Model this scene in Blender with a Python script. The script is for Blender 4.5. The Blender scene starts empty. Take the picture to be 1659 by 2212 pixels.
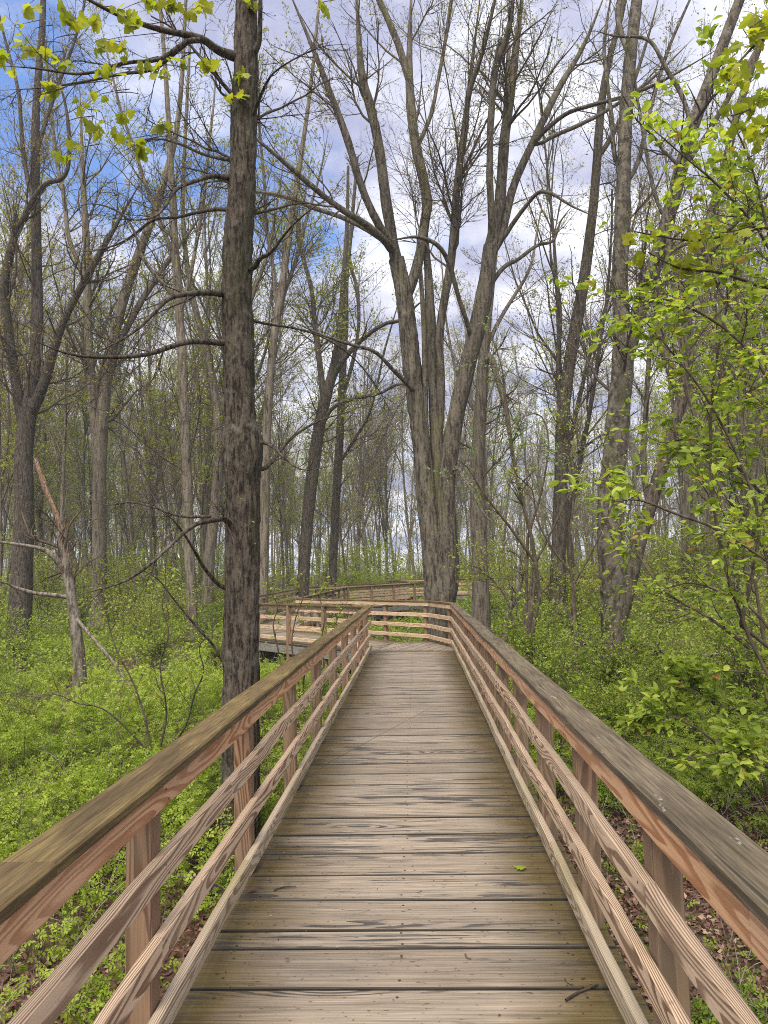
import bpy, math
import numpy as np
from mathutils import Vector

# ---------------------------------------------------------------- camera, sky, sun, exposure
scene = bpy.context.scene
C = scene.collection
R_ = math.radians
YAW, PITCH, ROLL, HC = 0.0427, 0.0866, 0.0258, 1.565      # measured from the rails and boards of the photograph
FPX, PW, PH = 1534.0, 1659.0, 2212.0
cy, sy, cp, sp = math.cos(YAW), math.sin(YAW), math.cos(PITCH), math.sin(PITCH)
fw = np.array([-sy * cp, cy * cp, sp])
r0 = np.array([cy, sy, 0.0]); u0 = np.cross(r0, fw)
rt = r0 * math.cos(ROLL) - u0 * math.sin(ROLL)
up = u0 * math.cos(ROLL) + r0 * math.sin(ROLL)
CAM = np.array([0.0, 0.0, HC])
cam_d = bpy.data.cameras.new('camera'); cam = bpy.data.objects.new('camera', cam_d); C.objects.link(cam)
from mathutils import Matrix
cam.matrix_world = Matrix(((rt[0], up[0], -fw[0], 0), (rt[1], up[1], -fw[1], 0), (rt[2], up[2], -fw[2], HC), (0, 0, 0, 1)))
cam_d.sensor_fit = 'VERTICAL'; cam_d.sensor_height = 24.0; cam_d.lens = 24.0 * FPX / PH
cam_d.clip_start = 0.05; cam_d.clip_end = 2000
scene.camera = cam

SUN_EL, SUN_AZ = R_(58), R_(192)      # azimuth measured clockwise from +Y (towards which the camera looks)
world = bpy.data.worlds.new('World'); scene.world = world; world.use_nodes = True
wn = world.node_tree; wn.nodes.clear()
def W(t, **k):
    n = wn.nodes.new(t)
    for a, b in k.items(): setattr(n, a, b)
    return n
sky = W('ShaderNodeTexSky', sky_type='NISHITA'); sky.sun_disc = False
sky.sun_elevation = SUN_EL; sky.sun_rotation = SUN_AZ; sky.air_density = 1.0; sky.dust_density = 0.6; sky.ozone_density = 2.5
tc = W('ShaderNodeTexCoord'); sep = W('ShaderNodeSeparateXYZ'); wn.links.new(tc.outputs['Generated'], sep.inputs[0])
zz = W('ShaderNodeMath', operation='MAXIMUM'); zz.inputs[1].default_value = 0.0; wn.links.new(sep.outputs[2], zz.inputs[0])
za = W('ShaderNodeMath', operation='ADD'); za.inputs[1].default_value = 0.22; wn.links.new(zz.outputs[0], za.inputs[0])
dx = W('ShaderNodeMath', operation='DIVIDE'); dy = W('ShaderNodeMath', operation='DIVIDE')
wn.links.new(sep.outputs[0], dx.inputs[0]); wn.links.new(za.outputs[0], dx.inputs[1])
wn.links.new(sep.outputs[1], dy.inputs[0]); wn.links.new(za.outputs[0], dy.inputs[1])
cmb = W('ShaderNodeCombineXYZ'); wn.links.new(dx.outputs[0], cmb.inputs[0]); wn.links.new(dy.outputs[0], cmb.inputs[1]); cmb.inputs[2].default_value = 5.6
shift = W('ShaderNodeVectorMath', operation='ADD'); shift.inputs[1].default_value = (-0.160, 0.306, 0.0); wn.links.new(cmb.outputs[0], shift.inputs[0])
nz = W('ShaderNodeTexNoise'); nz.inputs['Scale'].default_value = 1.7; nz.inputs['Detail'].default_value = 7; nz.inputs['Roughness'].default_value = 0.56
wn.links.new(shift.outputs[0], nz.inputs['Vector'])
rmp = W('ShaderNodeValToRGB'); rmp.color_ramp.elements[0].position = 0.34; rmp.color_ramp.elements[1].position = 0.47
low = W('ShaderNodeMapRange'); low.inputs['From Min'].default_value = 0.12; low.inputs['From Max'].default_value = 0.52; low.inputs['To Min'].default_value = 0.10; low.inputs['To Max'].default_value = -0.01; wn.links.new(zz.outputs[0], low.inputs['Value'])
veil = W('ShaderNodeMath', operation='ADD'); wn.links.new(nz.outputs['Fac'], veil.inputs[0]); wn.links.new(low.outputs[0], veil.inputs[1])
wn.links.new(veil.outputs[0], rmp.inputs[0])
nz2 = W('ShaderNodeTexNoise'); nz2.inputs['Scale'].default_value = 3.6; nz2.inputs['Detail'].default_value = 6
wn.links.new(cmb.outputs[0], nz2.inputs['Vector'])
crp = W('ShaderNodeValToRGB')                                   # cloud colour: lavender grey to white
crp.color_ramp.elements[0].position = 0.38; crp.color_ramp.elements[0].color = (2.35, 2.5, 3.6, 1)
crp.color_ramp.elements[1].position = 0.60; crp.color_ramp.elements[1].color = (5.7, 5.75, 6.2, 1)
wn.links.new(nz2.outputs['Fac'], crp.inputs[0])
mix = W('ShaderNodeMixRGB'); wn.links.new(rmp.outputs[0], mix.inputs[0]); deep = W('ShaderNodeMixRGB', blend_type='MULTIPLY'); deep.inputs[0].default_value = 1.0; deep.inputs[2].default_value = (0.8, 1.0, 1.3, 1); wn.links.new(sky.outputs[0], deep.inputs[1]); wn.links.new(deep.outputs[0], mix.inputs[1]); wn.links.new(crp.outputs[0], mix.inputs[2])
bg = W('ShaderNodeBackground'); bg.inputs[1].default_value = 0.11
out = W('ShaderNodeOutputWorld'); wn.links.new(mix.outputs[0], bg.inputs[0]); wn.links.new(bg.outputs[0], out.inputs[0])

sd = bpy.data.lights.new('sun', 'SUN'); sd.energy = 3.6; sd.angle = R_(50); sd.color = (1.0, 0.92, 0.78)
sun = bpy.data.objects.new('sun', sd); C.objects.link(sun)
sdir = Vector((math.sin(SUN_AZ) * math.cos(SUN_EL), math.cos(SUN_AZ) * math.cos(SUN_EL), math.sin(SUN_EL)))
sun.rotation_euler = sdir.to_track_quat('Z', 'Y').to_euler(); sun.location = (0, 0, 60)
scene.view_settings.view_transform = 'Standard'; scene.view_settings.look = 'None'
scene.view_settings.exposure = 0.95; scene.view_settings.gamma = 1.0
scene.render.engine = 'CYCLES'
scene.cycles.max_bounces = 6; scene.cycles.diffuse_bounces = 3; scene.cycles.glossy_bounces = 2
scene.cycles.transmission_bounces = 4; scene.cycles.transparent_max_bounces = 6
scene.cycles.filter_width = 1.0; scene.cycles.use_denoising = False; scene.cycles.denoiser = 'OPENIMAGEDENOISE'; scene.cycles.denoising_input_passes = 'RGB_ALBEDO_NORMAL'; scene.cycles.denoising_prefilter = 'ACCURATE'

# ---------------------------------------------------------------- helpers
rng = np.random.default_rng(11)

def at(x, y, Y):
    """point at world depth Y on the sight line of pixel (x, y) of the measured photograph"""
    d = fw * FPX + rt * (x - PW / 2) - up * (y - PH / 2)
    return CAM + d * (Y / d[1])

def vnoise(x, y, s, seed=0):
    """smooth value noise on numpy arrays, -1..1"""
    x = np.asarray(x, float) / s + 1000.3 + seed * 17.1; y = np.asarray(y, float) / s + 1000.7 + seed * 9.7
    xi = np.floor(x).astype(np.int64); yi = np.floor(y).astype(np.int64); fx = x - xi; fy = y - yi
    fx = fx * fx * (3 - 2 * fx); fy = fy * fy * (3 - 2 * fy)
    def h(a, b):
        n = (a * 374761393 + b * 668265263 + seed * 974711) & 0x7fffffff
        n = ((n ^ (n >> 13)) * 1274126177) & 0x7fffffff
        return ((n ^ (n >> 16)) & 0xffff) / 32767.5 - 1
    return (h(xi, yi) * (1 - fx) + h(xi + 1, yi) * fx) * (1 - fy) + (h(xi, yi + 1) * (1 - fx) + h(xi + 1, yi + 1) * fx) * fy

def ground_z(x, y):
    x = np.asarray(x, float); y = np.asarray(y, float)
    z = -0.74 + 0.08 * vnoise(x, y, 4.0, 3) + 0.05 * vnoise(x, y, 1.3, 5) + 0.12 * vnoise(x, y, 15.0, 8)
    z = z - 0.10 * np.clip(1 - np.abs(x) / 4, 0, 1)
    return z + 0.012 * np.clip(y - 30, 0, 200)

class MB:
    """collects arrays of vertices and faces and links them as one mesh object"""
    def __init__(self): self.V = []; self.F = []; self.n = 0; self.A = []; self.E = []
    def add(self, v, f, mat=0, val=None, wc=None, edge=None):
        v = np.asarray(v, float).reshape(-1, 3); f = np.asarray(f, int)
        self.V.append(v); self.F.append((f + self.n, mat, np.zeros(len(f)) if val is None else np.asarray(val, float)))
        self.A.append(np.zeros((len(v), 3)) if wc is None else np.asarray(wc, float))
        self.E.append(np.zeros(len(v)) if edge is None else np.asarray(edge, float))
        self.n += len(v)
    def build(self, name, mats, parent=None, smooth=False, loc=None):
        me = bpy.data.meshes.new(name)
        V = np.concatenate(self.V)
        if loc is not None: V = V - np.asarray(loc)
        me.vertices.add(len(V)); me.vertices.foreach_set('co', V.astype(np.float32).ravel())
        li = np.concatenate([f.ravel() for f, m, v in self.F]); tot = np.concatenate([np.full(len(f), f.shape[1]) for f, m, v in self.F])
        st = np.concatenate(([0], np.cumsum(tot)[:-1]))
        me.loops.add(len(li)); me.loops.foreach_set('vertex_index', li.astype(np.int32))
        me.polygons.add(len(tot)); me.polygons.foreach_set('loop_start', st.astype(np.int32)); me.polygons.foreach_set('loop_total', tot.astype(np.int32))
        mi = np.concatenate([np.full(len(f), m) for f, m, v in self.F]); me.polygons.foreach_set('material_index', mi.astype(np.int32))
        me.polygons.foreach_set('use_smooth', np.full(len(tot), bool(smooth)))
        a = me.attributes.new('v', 'FLOAT', 'FACE'); a.data.foreach_set('value', np.concatenate([v for f, m, v in self.F]).astype(np.float32))
        A = np.concatenate(self.A)
        if np.any(A):
            a = me.attributes.new('wc', 'FLOAT_VECTOR', 'POINT'); a.data.foreach_set('vector', A.astype(np.float32).ravel())
            a = me.attributes.new('edge', 'FLOAT', 'POINT'); a.data.foreach_set('value', np.concatenate(self.E).astype(np.float32))
        for m in (mats if isinstance(mats, (list, tuple)) else [mats]): me.materials.append(m)
        me.update(calc_edges=True); me.validate()
        o = bpy.data.objects.new(name, me); C.objects.link(o)
        if loc is not None and parent is None: o.location = loc
        if parent is not None: o.parent = parent
        return o

def tag(o, label=None, cat=None, group=None, kind=None):
    if label: o['label'] = label
    if cat: o['category'] = cat
    if group: o['group'] = group
    if kind: o['kind'] = kind
    return o

def empty(name, loc, label, cat, group=None):
    o = bpy.data.objects.new(name, None); C.objects.link(o); o.location = loc; o.empty_display_size = 0.3
    return tag(o, label, cat, group)

def copy_tree(root):
    c = root.copy(); C.objects.link(c)
    for ch in list(root.children):
        d = ch.copy(); C.objects.link(d); d.parent = c
    return c

# ---------------------------------------------------------------- materials
def new_mat(name):
    m = bpy.data.materials.new(name); m.use_nodes = True; nt = m.node_tree; nt.nodes.clear()
    return m, nt
class NT:
    def __init__(self, nt): self.nt = nt
    def n(self, t, ins=None, **k):
        n = self.nt.nodes.new(t)
        for a, b in k.items(): setattr(n, a, b)
        for a, b in (ins or {}).items():
            if hasattr(b, 'links') or isinstance(b, bpy.types.NodeSocket): self.nt.links.new(b, n.inputs[a])
            else: n.inputs[a].default_value = b
        return n
    def math(self, op, a, b=0.0, c=None):
        d = {0: a, 1: b}
        if c is not None: d[2] = c
        return self.n('ShaderNodeMath', d, operation=op).outputs[0]
    def noise(self, vec, scale, detail=3, rough=0.5, dist=0.0):
        return self.n('ShaderNodeTexNoise', {'Vector': vec, 'Scale': scale, 'Detail': detail, 'Roughness': rough, 'Distortion': dist}).outputs['Fac']
    def ramp(self, fac, stops):
        r = self.n('ShaderNodeValToRGB', {0: fac}); e = r.color_ramp.elements
        while len(e) < len(stops): e.new(0.5)
        for i, (p, c) in enumerate(stops):
            e[i].position = p; e[i].color = (c, c, c, 1) if isinstance(c, (int, float)) else (*c, 1)
        return r.outputs[0]
    def mix(self, fac, a, b, mode='MIX'):
        return self.n('ShaderNodeMixRGB', {0: fac, 1: a if not isinstance(a, tuple) else (*a, 1), 2: b if not isinstance(b, tuple) else (*b, 1)}, blend_type=mode).outputs[0]
    def mapping(self, vec, scale, loc=(0, 0, 0)):
        return self.n('ShaderNodeMapping', {'Vector': vec, 'Scale': scale, 'Location': loc}).outputs[0]
    def finish(self, col, rough=0.7, height=None, bump=0.3, dist=0.01, spec=0.3):
        b = self.n('ShaderNodeBsdfPrincipled', {'Base Color': col, 'Roughness': rough, 'Specular IOR Level': spec})
        if height is not None:
            bp = self.n('ShaderNodeBump', {'Height': height, 'Strength': bump, 'Distance': dist}); self.nt.links.new(bp.outputs[0], b.inputs['Normal'])
        o = self.n('ShaderNodeOutputMaterial', {'Surface': b.outputs[0]})

def wood_mat(name, early, late, weather, freq=7.0, wamt=0.5, stain=None, stain_amt=0.0, rough=0.7):
    """flat-sawn softwood: contour lines of a long smooth noise give the cathedral grain"""
    m, nt = new_mat(name); q = NT(nt)
    wc = q.n('ShaderNodeAttribute', attribute_name='wc').outputs['Vector']
    low = q.noise(q.mapping(wc, (1.0, 9.0, 9.0)), 1.0, 1.0, 0.4)
    wob = q.noise(q.mapping(wc, (5.0, 28.0, 28.0)), 1.0, 2)
    v = q.math('MULTIPLY_ADD', low, freq, q.math('MULTIPLY', wob, 0.55))
    sepv = q.n('ShaderNodeSeparateXYZ', {0: wc})
    v = q.math('ADD', v, q.math('ADD', q.math('MULTIPLY', sepv.outputs[1], 170.0), q.math('MULTIPLY', sepv.outputs[2], 16.0)))
    fr = q.math('FRACT', v)
    ring = q.ramp(fr, [(0.0, 0.0), (0.40, 0.05), (0.62, 0.9), (0.93, 1.0), (1.0, 0.0)])
    fine = q.noise(q.mapping(wc, (3.0, 170.0, 170.0)), 1.0, 2)
    col = q.mix(ring, early, late)
    patch = q.noise(q.mapping(wc, (1.1, 3.0, 3.0)), 1.0, 4)
    col = q.mix(q.math('MULTIPLY', q.ramp(patch, [(0.38, 0.0), (0.66, 1.0)]), wamt), col, weather)
    col = q.mix(0.35, col, q.ramp(fine, [(0.25, 0.25), (0.75, 0.8)]), 'OVERLAY')
    speck = q.noise(q.mapping(wc, (14.0, 40.0, 40.0)), 1.0, 3)
    col = q.mix(q.ramp(speck, [(0.68, 0.0), (0.78, 0.55)]), col, (0.06, 0.04, 0.03))
    if stain:
        st = q.noise(q.mapping(wc, (0.8, 2.5, 2.5), (7, 3, 1)), 1.0, 5, 0.6)
        col = q.mix(q.math('MULTIPLY', q.ramp(st, [(0.42, 0.0), (0.62, 1.0)]), stain_amt), col, stain)
    h = q.math('ADD', q.math('MULTIPLY', fine, 0.5), q.math('MULTIPLY', ring, 0.5))
    q.finish(col, rough, h, 0.35, 0.004)
    return m

M = {}
M['rail'] = wood_mat('weathered_pink_pine', (0.58, 0.43, 0.295), (0.175, 0.10, 0.058), (0.45, 0.355, 0.26), freq=15, wamt=0.35)
M['rail_orange'] = wood_mat('orange_pine', (0.58, 0.345, 0.19), (0.34, 0.155, 0.07), (0.55, 0.38, 0.25), freq=11, wamt=0.35)
M['rail_tan'] = wood_mat('tan_pine', (0.56, 0.41, 0.27), (0.30, 0.185, 0.105), (0.50, 0.40, 0.28), freq=11, wamt=0.4)
M['rail_grey'] = wood_mat('greyed_pine', (0.50, 0.40, 0.30), (0.20, 0.135, 0.09), (0.42, 0.37, 0.25), freq=15, wamt=0.4, stain=(0.22, 0.20, 0.06), stain_amt=0.4)
M['post'] = wood_mat('post_pine', (0.32, 0.185, 0.105), (0.11, 0.045, 0.023), (0.25, 0.195, 0.14), freq=13, wamt=0.5, stain=(0.17, 0.15, 0.10), stain_amt=0.5)
M['plank_edge'] = wood_mat('gap_shade_grimy_edge', (0.035, 0.03, 0.024), (0.02, 0.016, 0.012), (0.03, 0.03, 0.02), freq=6)  # edge grime blackened to paint gap shade into the seams; nail heads use it too
M['beam'] = wood_mat('grey_beam', (0.22, 0.20, 0.18), (0.11, 0.10, 0.09), (0.2, 0.2, 0.17), freq=8)

def cap_mat(name, a, b, c, lichen):
    m, nt = new_mat(name); q = NT(nt)
    wc = q.n('ShaderNodeAttribute', attribute_name='wc').outputs['Vector']
    g = q.noise(q.mapping(wc, (5.0, 120.0, 120.0)), 1.0, 5, 0.65)
    p = q.noise(q.mapping(wc, (1.6, 7.0, 7.0)), 1.0, 5, 0.62)
    col = q.mix(q.ramp(p, [(0.35, 0.0), (0.65, 1.0)]), a, b)
    col = q.mix(q.ramp(q.noise(q.mapping(wc, (1.3, 11.0, 11.0), (3, 8, 2)), 1.0, 5, 0.6), [(0.5, 0.0), (0.68, 0.85)]), col, c)
    col = q.mix(0.7, col, q.ramp(g, [(0.33, 0.14), (0.67, 0.86)]), 'OVERLAY')
    cr = q.noise(q.mapping(wc, (1.2, 34.0, 34.0), (5, 1, 9)), 1.0, 3, 0.5)
    col = q.mix(q.ramp(cr, [(0.27, 0.8), (0.33, 0.0)]), col, (0.02, 0.016, 0.012))
    sp_ = q.noise(q.mapping(wc, (9.0, 26.0, 26.0)), 1.0, 4, 0.7)
    col = q.mix(q.ramp(sp_, [(0.66, 0.0), (0.74, 0.75)]), col, lichen)
    q.finish(col, 0.8, q.math('ADD', g, q.math('MULTIPLY', cr, 1.2)), 0.55, 0.006)
    return m
M['cap_moss'] = cap_mat('mossy_cap_board', (0.085, 0.056, 0.025), (0.140, 0.102, 0.038), (0.050, 0.032, 0.013), (0.22, 0.18, 0.11))
M['cap_grey'] = cap_mat('grey_cap_board', (0.085, 0.066, 0.043), (0.130, 0.105, 0.070), (0.050, 0.038, 0.018), (0.38, 0.37, 0.32))

def deck_mat():
    m, nt = new_mat('weathered_deck_boards'); q = NT(nt)
    wc = q.n('ShaderNodeAttribute', attribute_name='wc').outputs['Vector']
    ed = q.n('ShaderNodeAttribute', attribute_name='edge').outputs['Fac']
    v_ = q.n('ShaderNodeAttribute', attribute_name='v').outputs['Fac']
    low = q.noise(q.mapping(wc, (0.5, 6.0, 1.0)), 1.0, 2.6, 0.5)
    sepv = q.n('ShaderNodeSeparateXYZ', {0: wc})
    kd = q.n('ShaderNodeTexVoronoi', {'Vector': q.mapping(wc, (0.62, 2.6, 1.0)), 'Scale': 1.0, 'Randomness': 1.0}).outputs['Distance']
    swirl = q.math('POWER', 2.718, q.math('MULTIPLY', kd, -9.0))
    fr = q.math('FRACT', q.math('ADD', q.math('MULTIPLY', swirl, 5.0), q.math('ADD', q.math('MULTIPLY', low, 11.0), q.math('MULTIPLY', sepv.outputs[1], 22.0))))
    ring = q.ramp(fr, [(0.0, 0.0), (0.5, 0.15), (0.82, 1.0), (0.93, 0.9), (1.0, 0.0)])
    fine = q.noise(q.mapping(wc, (2.5, 110.0, 1.0)), 1.0, 3, 0.6)
    mott = q.noise(q.mapping(wc, (1.5, 3.5, 1.0), (2, 5, 0)), 1.0, 5, 0.6)
    col = q.mix(v_, (0.145, 0.122, 0.098), (0.262, 0.222, 0.178))
    col = q.mix(q.ramp(mott, [(0.3, 0.0), (0.7, 0.6)]), col, (0.30, 0.235, 0.175))
    col = q.mix(q.math('MULTIPLY', ring, 0.24), col, (0.12, 0.095, 0.07))
    # algae and rust-brown dirt towards the ends of the boards, under the rails
    ae = q.math('ABSOLUTE', ed)
    dirt = q.math('MULTIPLY', q.ramp(q.math('ADD', ae, q.math('MULTIPLY', q.math('SUBTRACT', mott, 0.5), 0.7)), [(0.44, 0.0), (0.80, 1.0)]), 0.95)
    col = q.mix(dirt, col, q.mix(mott, (0.058, 0.038, 0.013), (0.112, 0.082, 0.025)))
    # charcoal late-wood streaks with a shape of their own
    blot = q.noise(q.mapping(wc, (0.9, 8.0, 1.0), (9, 2, 0)), 1.0, 6, 0.66)
    blot = q.math('ADD', q.math('ADD', blot, q.math('MULTIPLY', q.math('SUBTRACT', v_, 0.55), 0.16)), q.math('MULTIPLY', swirl, 0.22))
    streak = q.math('MULTIPLY', q.ramp(blot, [(0.53, 0.0), (0.59, 1.0)]), q.ramp(ring, [(0.10, 0.0), (0.35, 1.0)]))
    streak = q.math('MULTIPLY', streak, q.ramp(fine, [(0.33, 0.35), (0.5, 1.0)]))
    col = q.mix(q.math('MULTIPLY', streak, 0.92), col, (0.036, 0.034, 0.034))
    col = q.mix(0.6, col, q.ramp(fine, [(0.3, 0.15), (0.7, 0.82)]), 'OVERLAY')
    knot = q.n('ShaderNodeTexVoronoi', {'Vector': q.mapping(wc, (0.62, 2.6, 1.0)), 'Scale': 1.0, 'Randomness': 1.0}).outputs['Distance']
    col = q.mix(q.ramp(knot, [(0.035, 0.9), (0.06, 0.0)]), col, (0.045, 0.036, 0.03))
    sp_ = q.noise(q.mapping(wc, (30.0, 70.0, 1.0)), 1.0, 2)
    col = q.mix(q.ramp(sp_, [(0.66, 0.0), (0.72, 0.75)]), col, (0.035, 0.03, 0.025))
    h = q.math('ADD', fine, q.math('MULTIPLY', ring, -0.3))
    q.finish(col, q.ramp(blot, [(0.4, 0.62), (0.62, 0.42)]), h, 0.4, 0.004, 0.4)
    return m
M['deck'] = deck_mat()

def bark_mat(name, a, b, dark, zs=0.16, scale=26, moss=0.25, mosscol=(0.035, 0.045, 0.015), bump=0.9, lich=0.2):
    m, nt = new_mat(name); q = NT(nt)
    oc = q.n('ShaderNodeTexCoord').outputs['Object']
    p = q.mapping(oc, (1, 1, zs))
    n1 = q.noise(p, scale, 5, 0.6, 0.4)
    n2 = q.noise(q.mapping(oc, (1, 1, 0.5)), 3.0, 5, 0.6)
    n3 = q.noise(oc, 11.0, 4, 0.6)
    n4 = q.noise(q.mapping(oc, (1, 1, .55), (3, 1, 4)), scale * 1.5, 4, 0.65)
    n1 = q.math('ADD', q.math('MULTIPLY', n1, .66), q.math('MULTIPLY', n4, .34))
    col = q.mix(q.ramp(n2, [(0.3, 0.0), (0.7, 1.0)]), a, b)
    col = q.mix(q.ramp(n1, [(0.42, 0.95), (0.55, 0.0)]), col, dark)
    col = q.mix(q.ramp(n3, [(0.56, 0.0), (0.68, lich)]), col, (0.30, 0.31, 0.26))
    col = q.mix(q.ramp(q.noise(q.mapping(oc, (1, 1, 0.35), (5, 5, 5)), 2.2, 6, 0.65), [(0.52, 0.0), (0.62, moss)]), col, mosscol)
    q.finish(col, 0.9, q.math('ADD', n1, q.math('MULTIPLY', n3, 0.3)), bump, 0.03, 0.15)
    return m
M['bark_near'] = bark_mat('furrowed_brown_bark', (0.072, 0.058, 0.045), (0.118, 0.098, 0.077), (0.017, 0.013, 0.010), 0.17, 34, 0.5, (0.034, 0.036, 0.018))
M['bark_grey'] = bark_mat('grey_maple_bark', (0.088, 0.075, 0.057), (0.150, 0.130, 0.100), (0.026, 0.020, 0.015), 0.13, 15, 0.45, (0.11, 0.105, 0.04))
M['bark_dark'] = bark_mat('dark_bark', (0.075, 0.060, 0.045), (0.125, 0.104, 0.08), (0.026, 0.020, 0.015), 0.15, 24, 0.4)
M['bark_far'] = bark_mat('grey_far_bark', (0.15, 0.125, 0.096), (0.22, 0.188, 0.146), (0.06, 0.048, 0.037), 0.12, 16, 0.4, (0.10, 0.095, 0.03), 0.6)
M['bark_smooth'] = bark_mat('smooth_mottled_bark', (0.095, 0.080, 0.060), (0.16, 0.14, 0.108), (0.032, 0.026, 0.02), 0.5, 9, 0.5, (0.05, 0.055, 0.02), 0.45, 0.4)
M['bare_wood'] = bark_mat('split_bare_wood', (0.20, 0.115, 0.075), (0.28, 0.20, 0.145), (0.07, 0.04, 0.028), 0.06, 40, 0.0, lich=0.0)
M['dead_bark'] = bark_mat('pale_dead_bark', (0.17, 0.145, 0.115), (0.27, 0.24, 0.20), (0.06, 0.045, 0.035), 0.2, 20, 0.3, lich=0.3)
M['twig'] = bark_mat('twig_bark', (0.085, 0.063, 0.045), (0.135, 0.105, 0.078), (0.05, 0.038, 0.028), 0.3, 14, 0.2, bump=0.2)
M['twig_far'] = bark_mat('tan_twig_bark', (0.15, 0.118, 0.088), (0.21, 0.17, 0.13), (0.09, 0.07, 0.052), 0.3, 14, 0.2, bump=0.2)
M['twig_dark'] = bark_mat('dark_twig_bark', (0.06, 0.047, 0.038), (0.09, 0.07, 0.056), (0.04, 0.03, 0.025), 0.3, 14, 0.1, bump=0.2)

def leaf_mat(name, stops, trans=0.45, rough=0.5, spec=0.25):
    m, nt = new_mat(name); q = NT(nt)
    v = q.n('ShaderNodeAttribute', attribute_name='v').outputs['Fac']
    col = q.ramp(v, stops)
    b = q.n('ShaderNodeBsdfPrincipled', {'Base Color': col, 'Roughness': rough, 'Specular IOR Level': spec})
    t = q.n('ShaderNodeBsdfTranslucent', {'Color': q.mix(1.0, col, (1.25, 1.3, 0.6), 'MULTIPLY')})
    s = q.n('ShaderNodeMixShader', {0: trans, 1: b.outputs[0], 2: t.outputs[0]})
    q.n('ShaderNodeOutputMaterial', {'Surface': s.outputs[0]})
    return m
M['leaf_bright'] = leaf_mat('bright_spring_leaf', [(0.0, (0.15, 0.21, 0.03)), (0.5, (0.31, 0.40, 0.055)), (0.93, (0.46, 0.53, 0.10)), (1.0, (0.36, 0.22, 0.06))], 0.5, 0.5)
M['leaf_maple'] = leaf_mat('yellow_green_maple_leaf', [(0.0, (0.22, 0.27, 0.02)), (0.6, (0.36, 0.38, 0.03)), (1.0, (0.36, 0.36, 0.04))], 0.55)
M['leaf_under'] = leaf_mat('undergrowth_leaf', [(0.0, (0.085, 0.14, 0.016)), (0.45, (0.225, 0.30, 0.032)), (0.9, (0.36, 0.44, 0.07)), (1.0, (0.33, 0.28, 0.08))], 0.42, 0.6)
M['bud'] = leaf_mat('olive_bud', [(0.0, (0.10, 0.095, 0.02)), (0.5, (0.31, 0.31, 0.045)), (0.85, (0.40, 0.42, 0.06)), (1.0, (0.30, 0.17, 0.05))], 0.35, 0.7)
M['leaf_young'] = leaf_mat('young_tree_leaf', [(0.0, (0.15, 0.21, 0.03)), (0.6, (0.34, 0.38, 0.06)), (1.0, (0.40, 0.40, 0.09))], 0.45, 0.6)
M['bud_gold'] = leaf_mat('golden_bud', [(0.0, (0.16, 0.12, 0.02)), (0.5, (0.34, 0.27, 0.04)), (1.0, (0.42, 0.28, 0.05))], 0.4, 0.7)
M['leaf_pale'] = leaf_mat('pale_downy_leaf', [(0.0, (0.15, 0.22, 0.10)), (0.6, (0.25, 0.33, 0.16)), (1.0, (0.30, 0.40, 0.14))], 0.4, 0.7)
M['dead_leaf'] = leaf_mat('dead_leaf', [(0.0, (0.055, 0.026, 0.020)), (0.5, (0.12, 0.06, 0.045)), (0.85, (0.20, 0.115, 0.085)), (1.0, (0.36, 0.26, 0.18))], 0.1, 0.6)

def ground_mat():
    m, nt = new_mat('leaf_mould'); q = NT(nt)
    oc = q.n('ShaderNodeTexCoord').outputs['Object']
    vor = q.n('ShaderNodeTexVoronoi', {'Vector': oc, 'Scale': 19.0, 'Randomness': 1.0})
    sepc = q.n('ShaderNodeSeparateColor', {0: vor.outputs['Color']})
    col = q.ramp(sepc.outputs[0], [(0.0, (0.045, 0.024, 0.018)), (0.6, (0.10, 0.052, 0.04)), (1.0, (0.19, 0.115, 0.085))])
    col = q.mix(q.ramp(q.noise(oc, 0.9, 6, 0.65), [(0.46, 0.0), (0.6, 0.8)]), col, (0.045, 0.075, 0.018))
    q.finish(col, 0.9, q.math('ADD', vor.outputs['Distance'], q.noise(oc, 30, 4)), 0.8, 0.03, 0.15)
    return m
M['ground'] = ground_mat()

# ---------------------------------------------------------------- boardwalk
CAPZ = 0.92
RAILS = ((0.882, 0.089), (0.635, 0.089), (0.392, 0.089), (0.150, 0.089))

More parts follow.
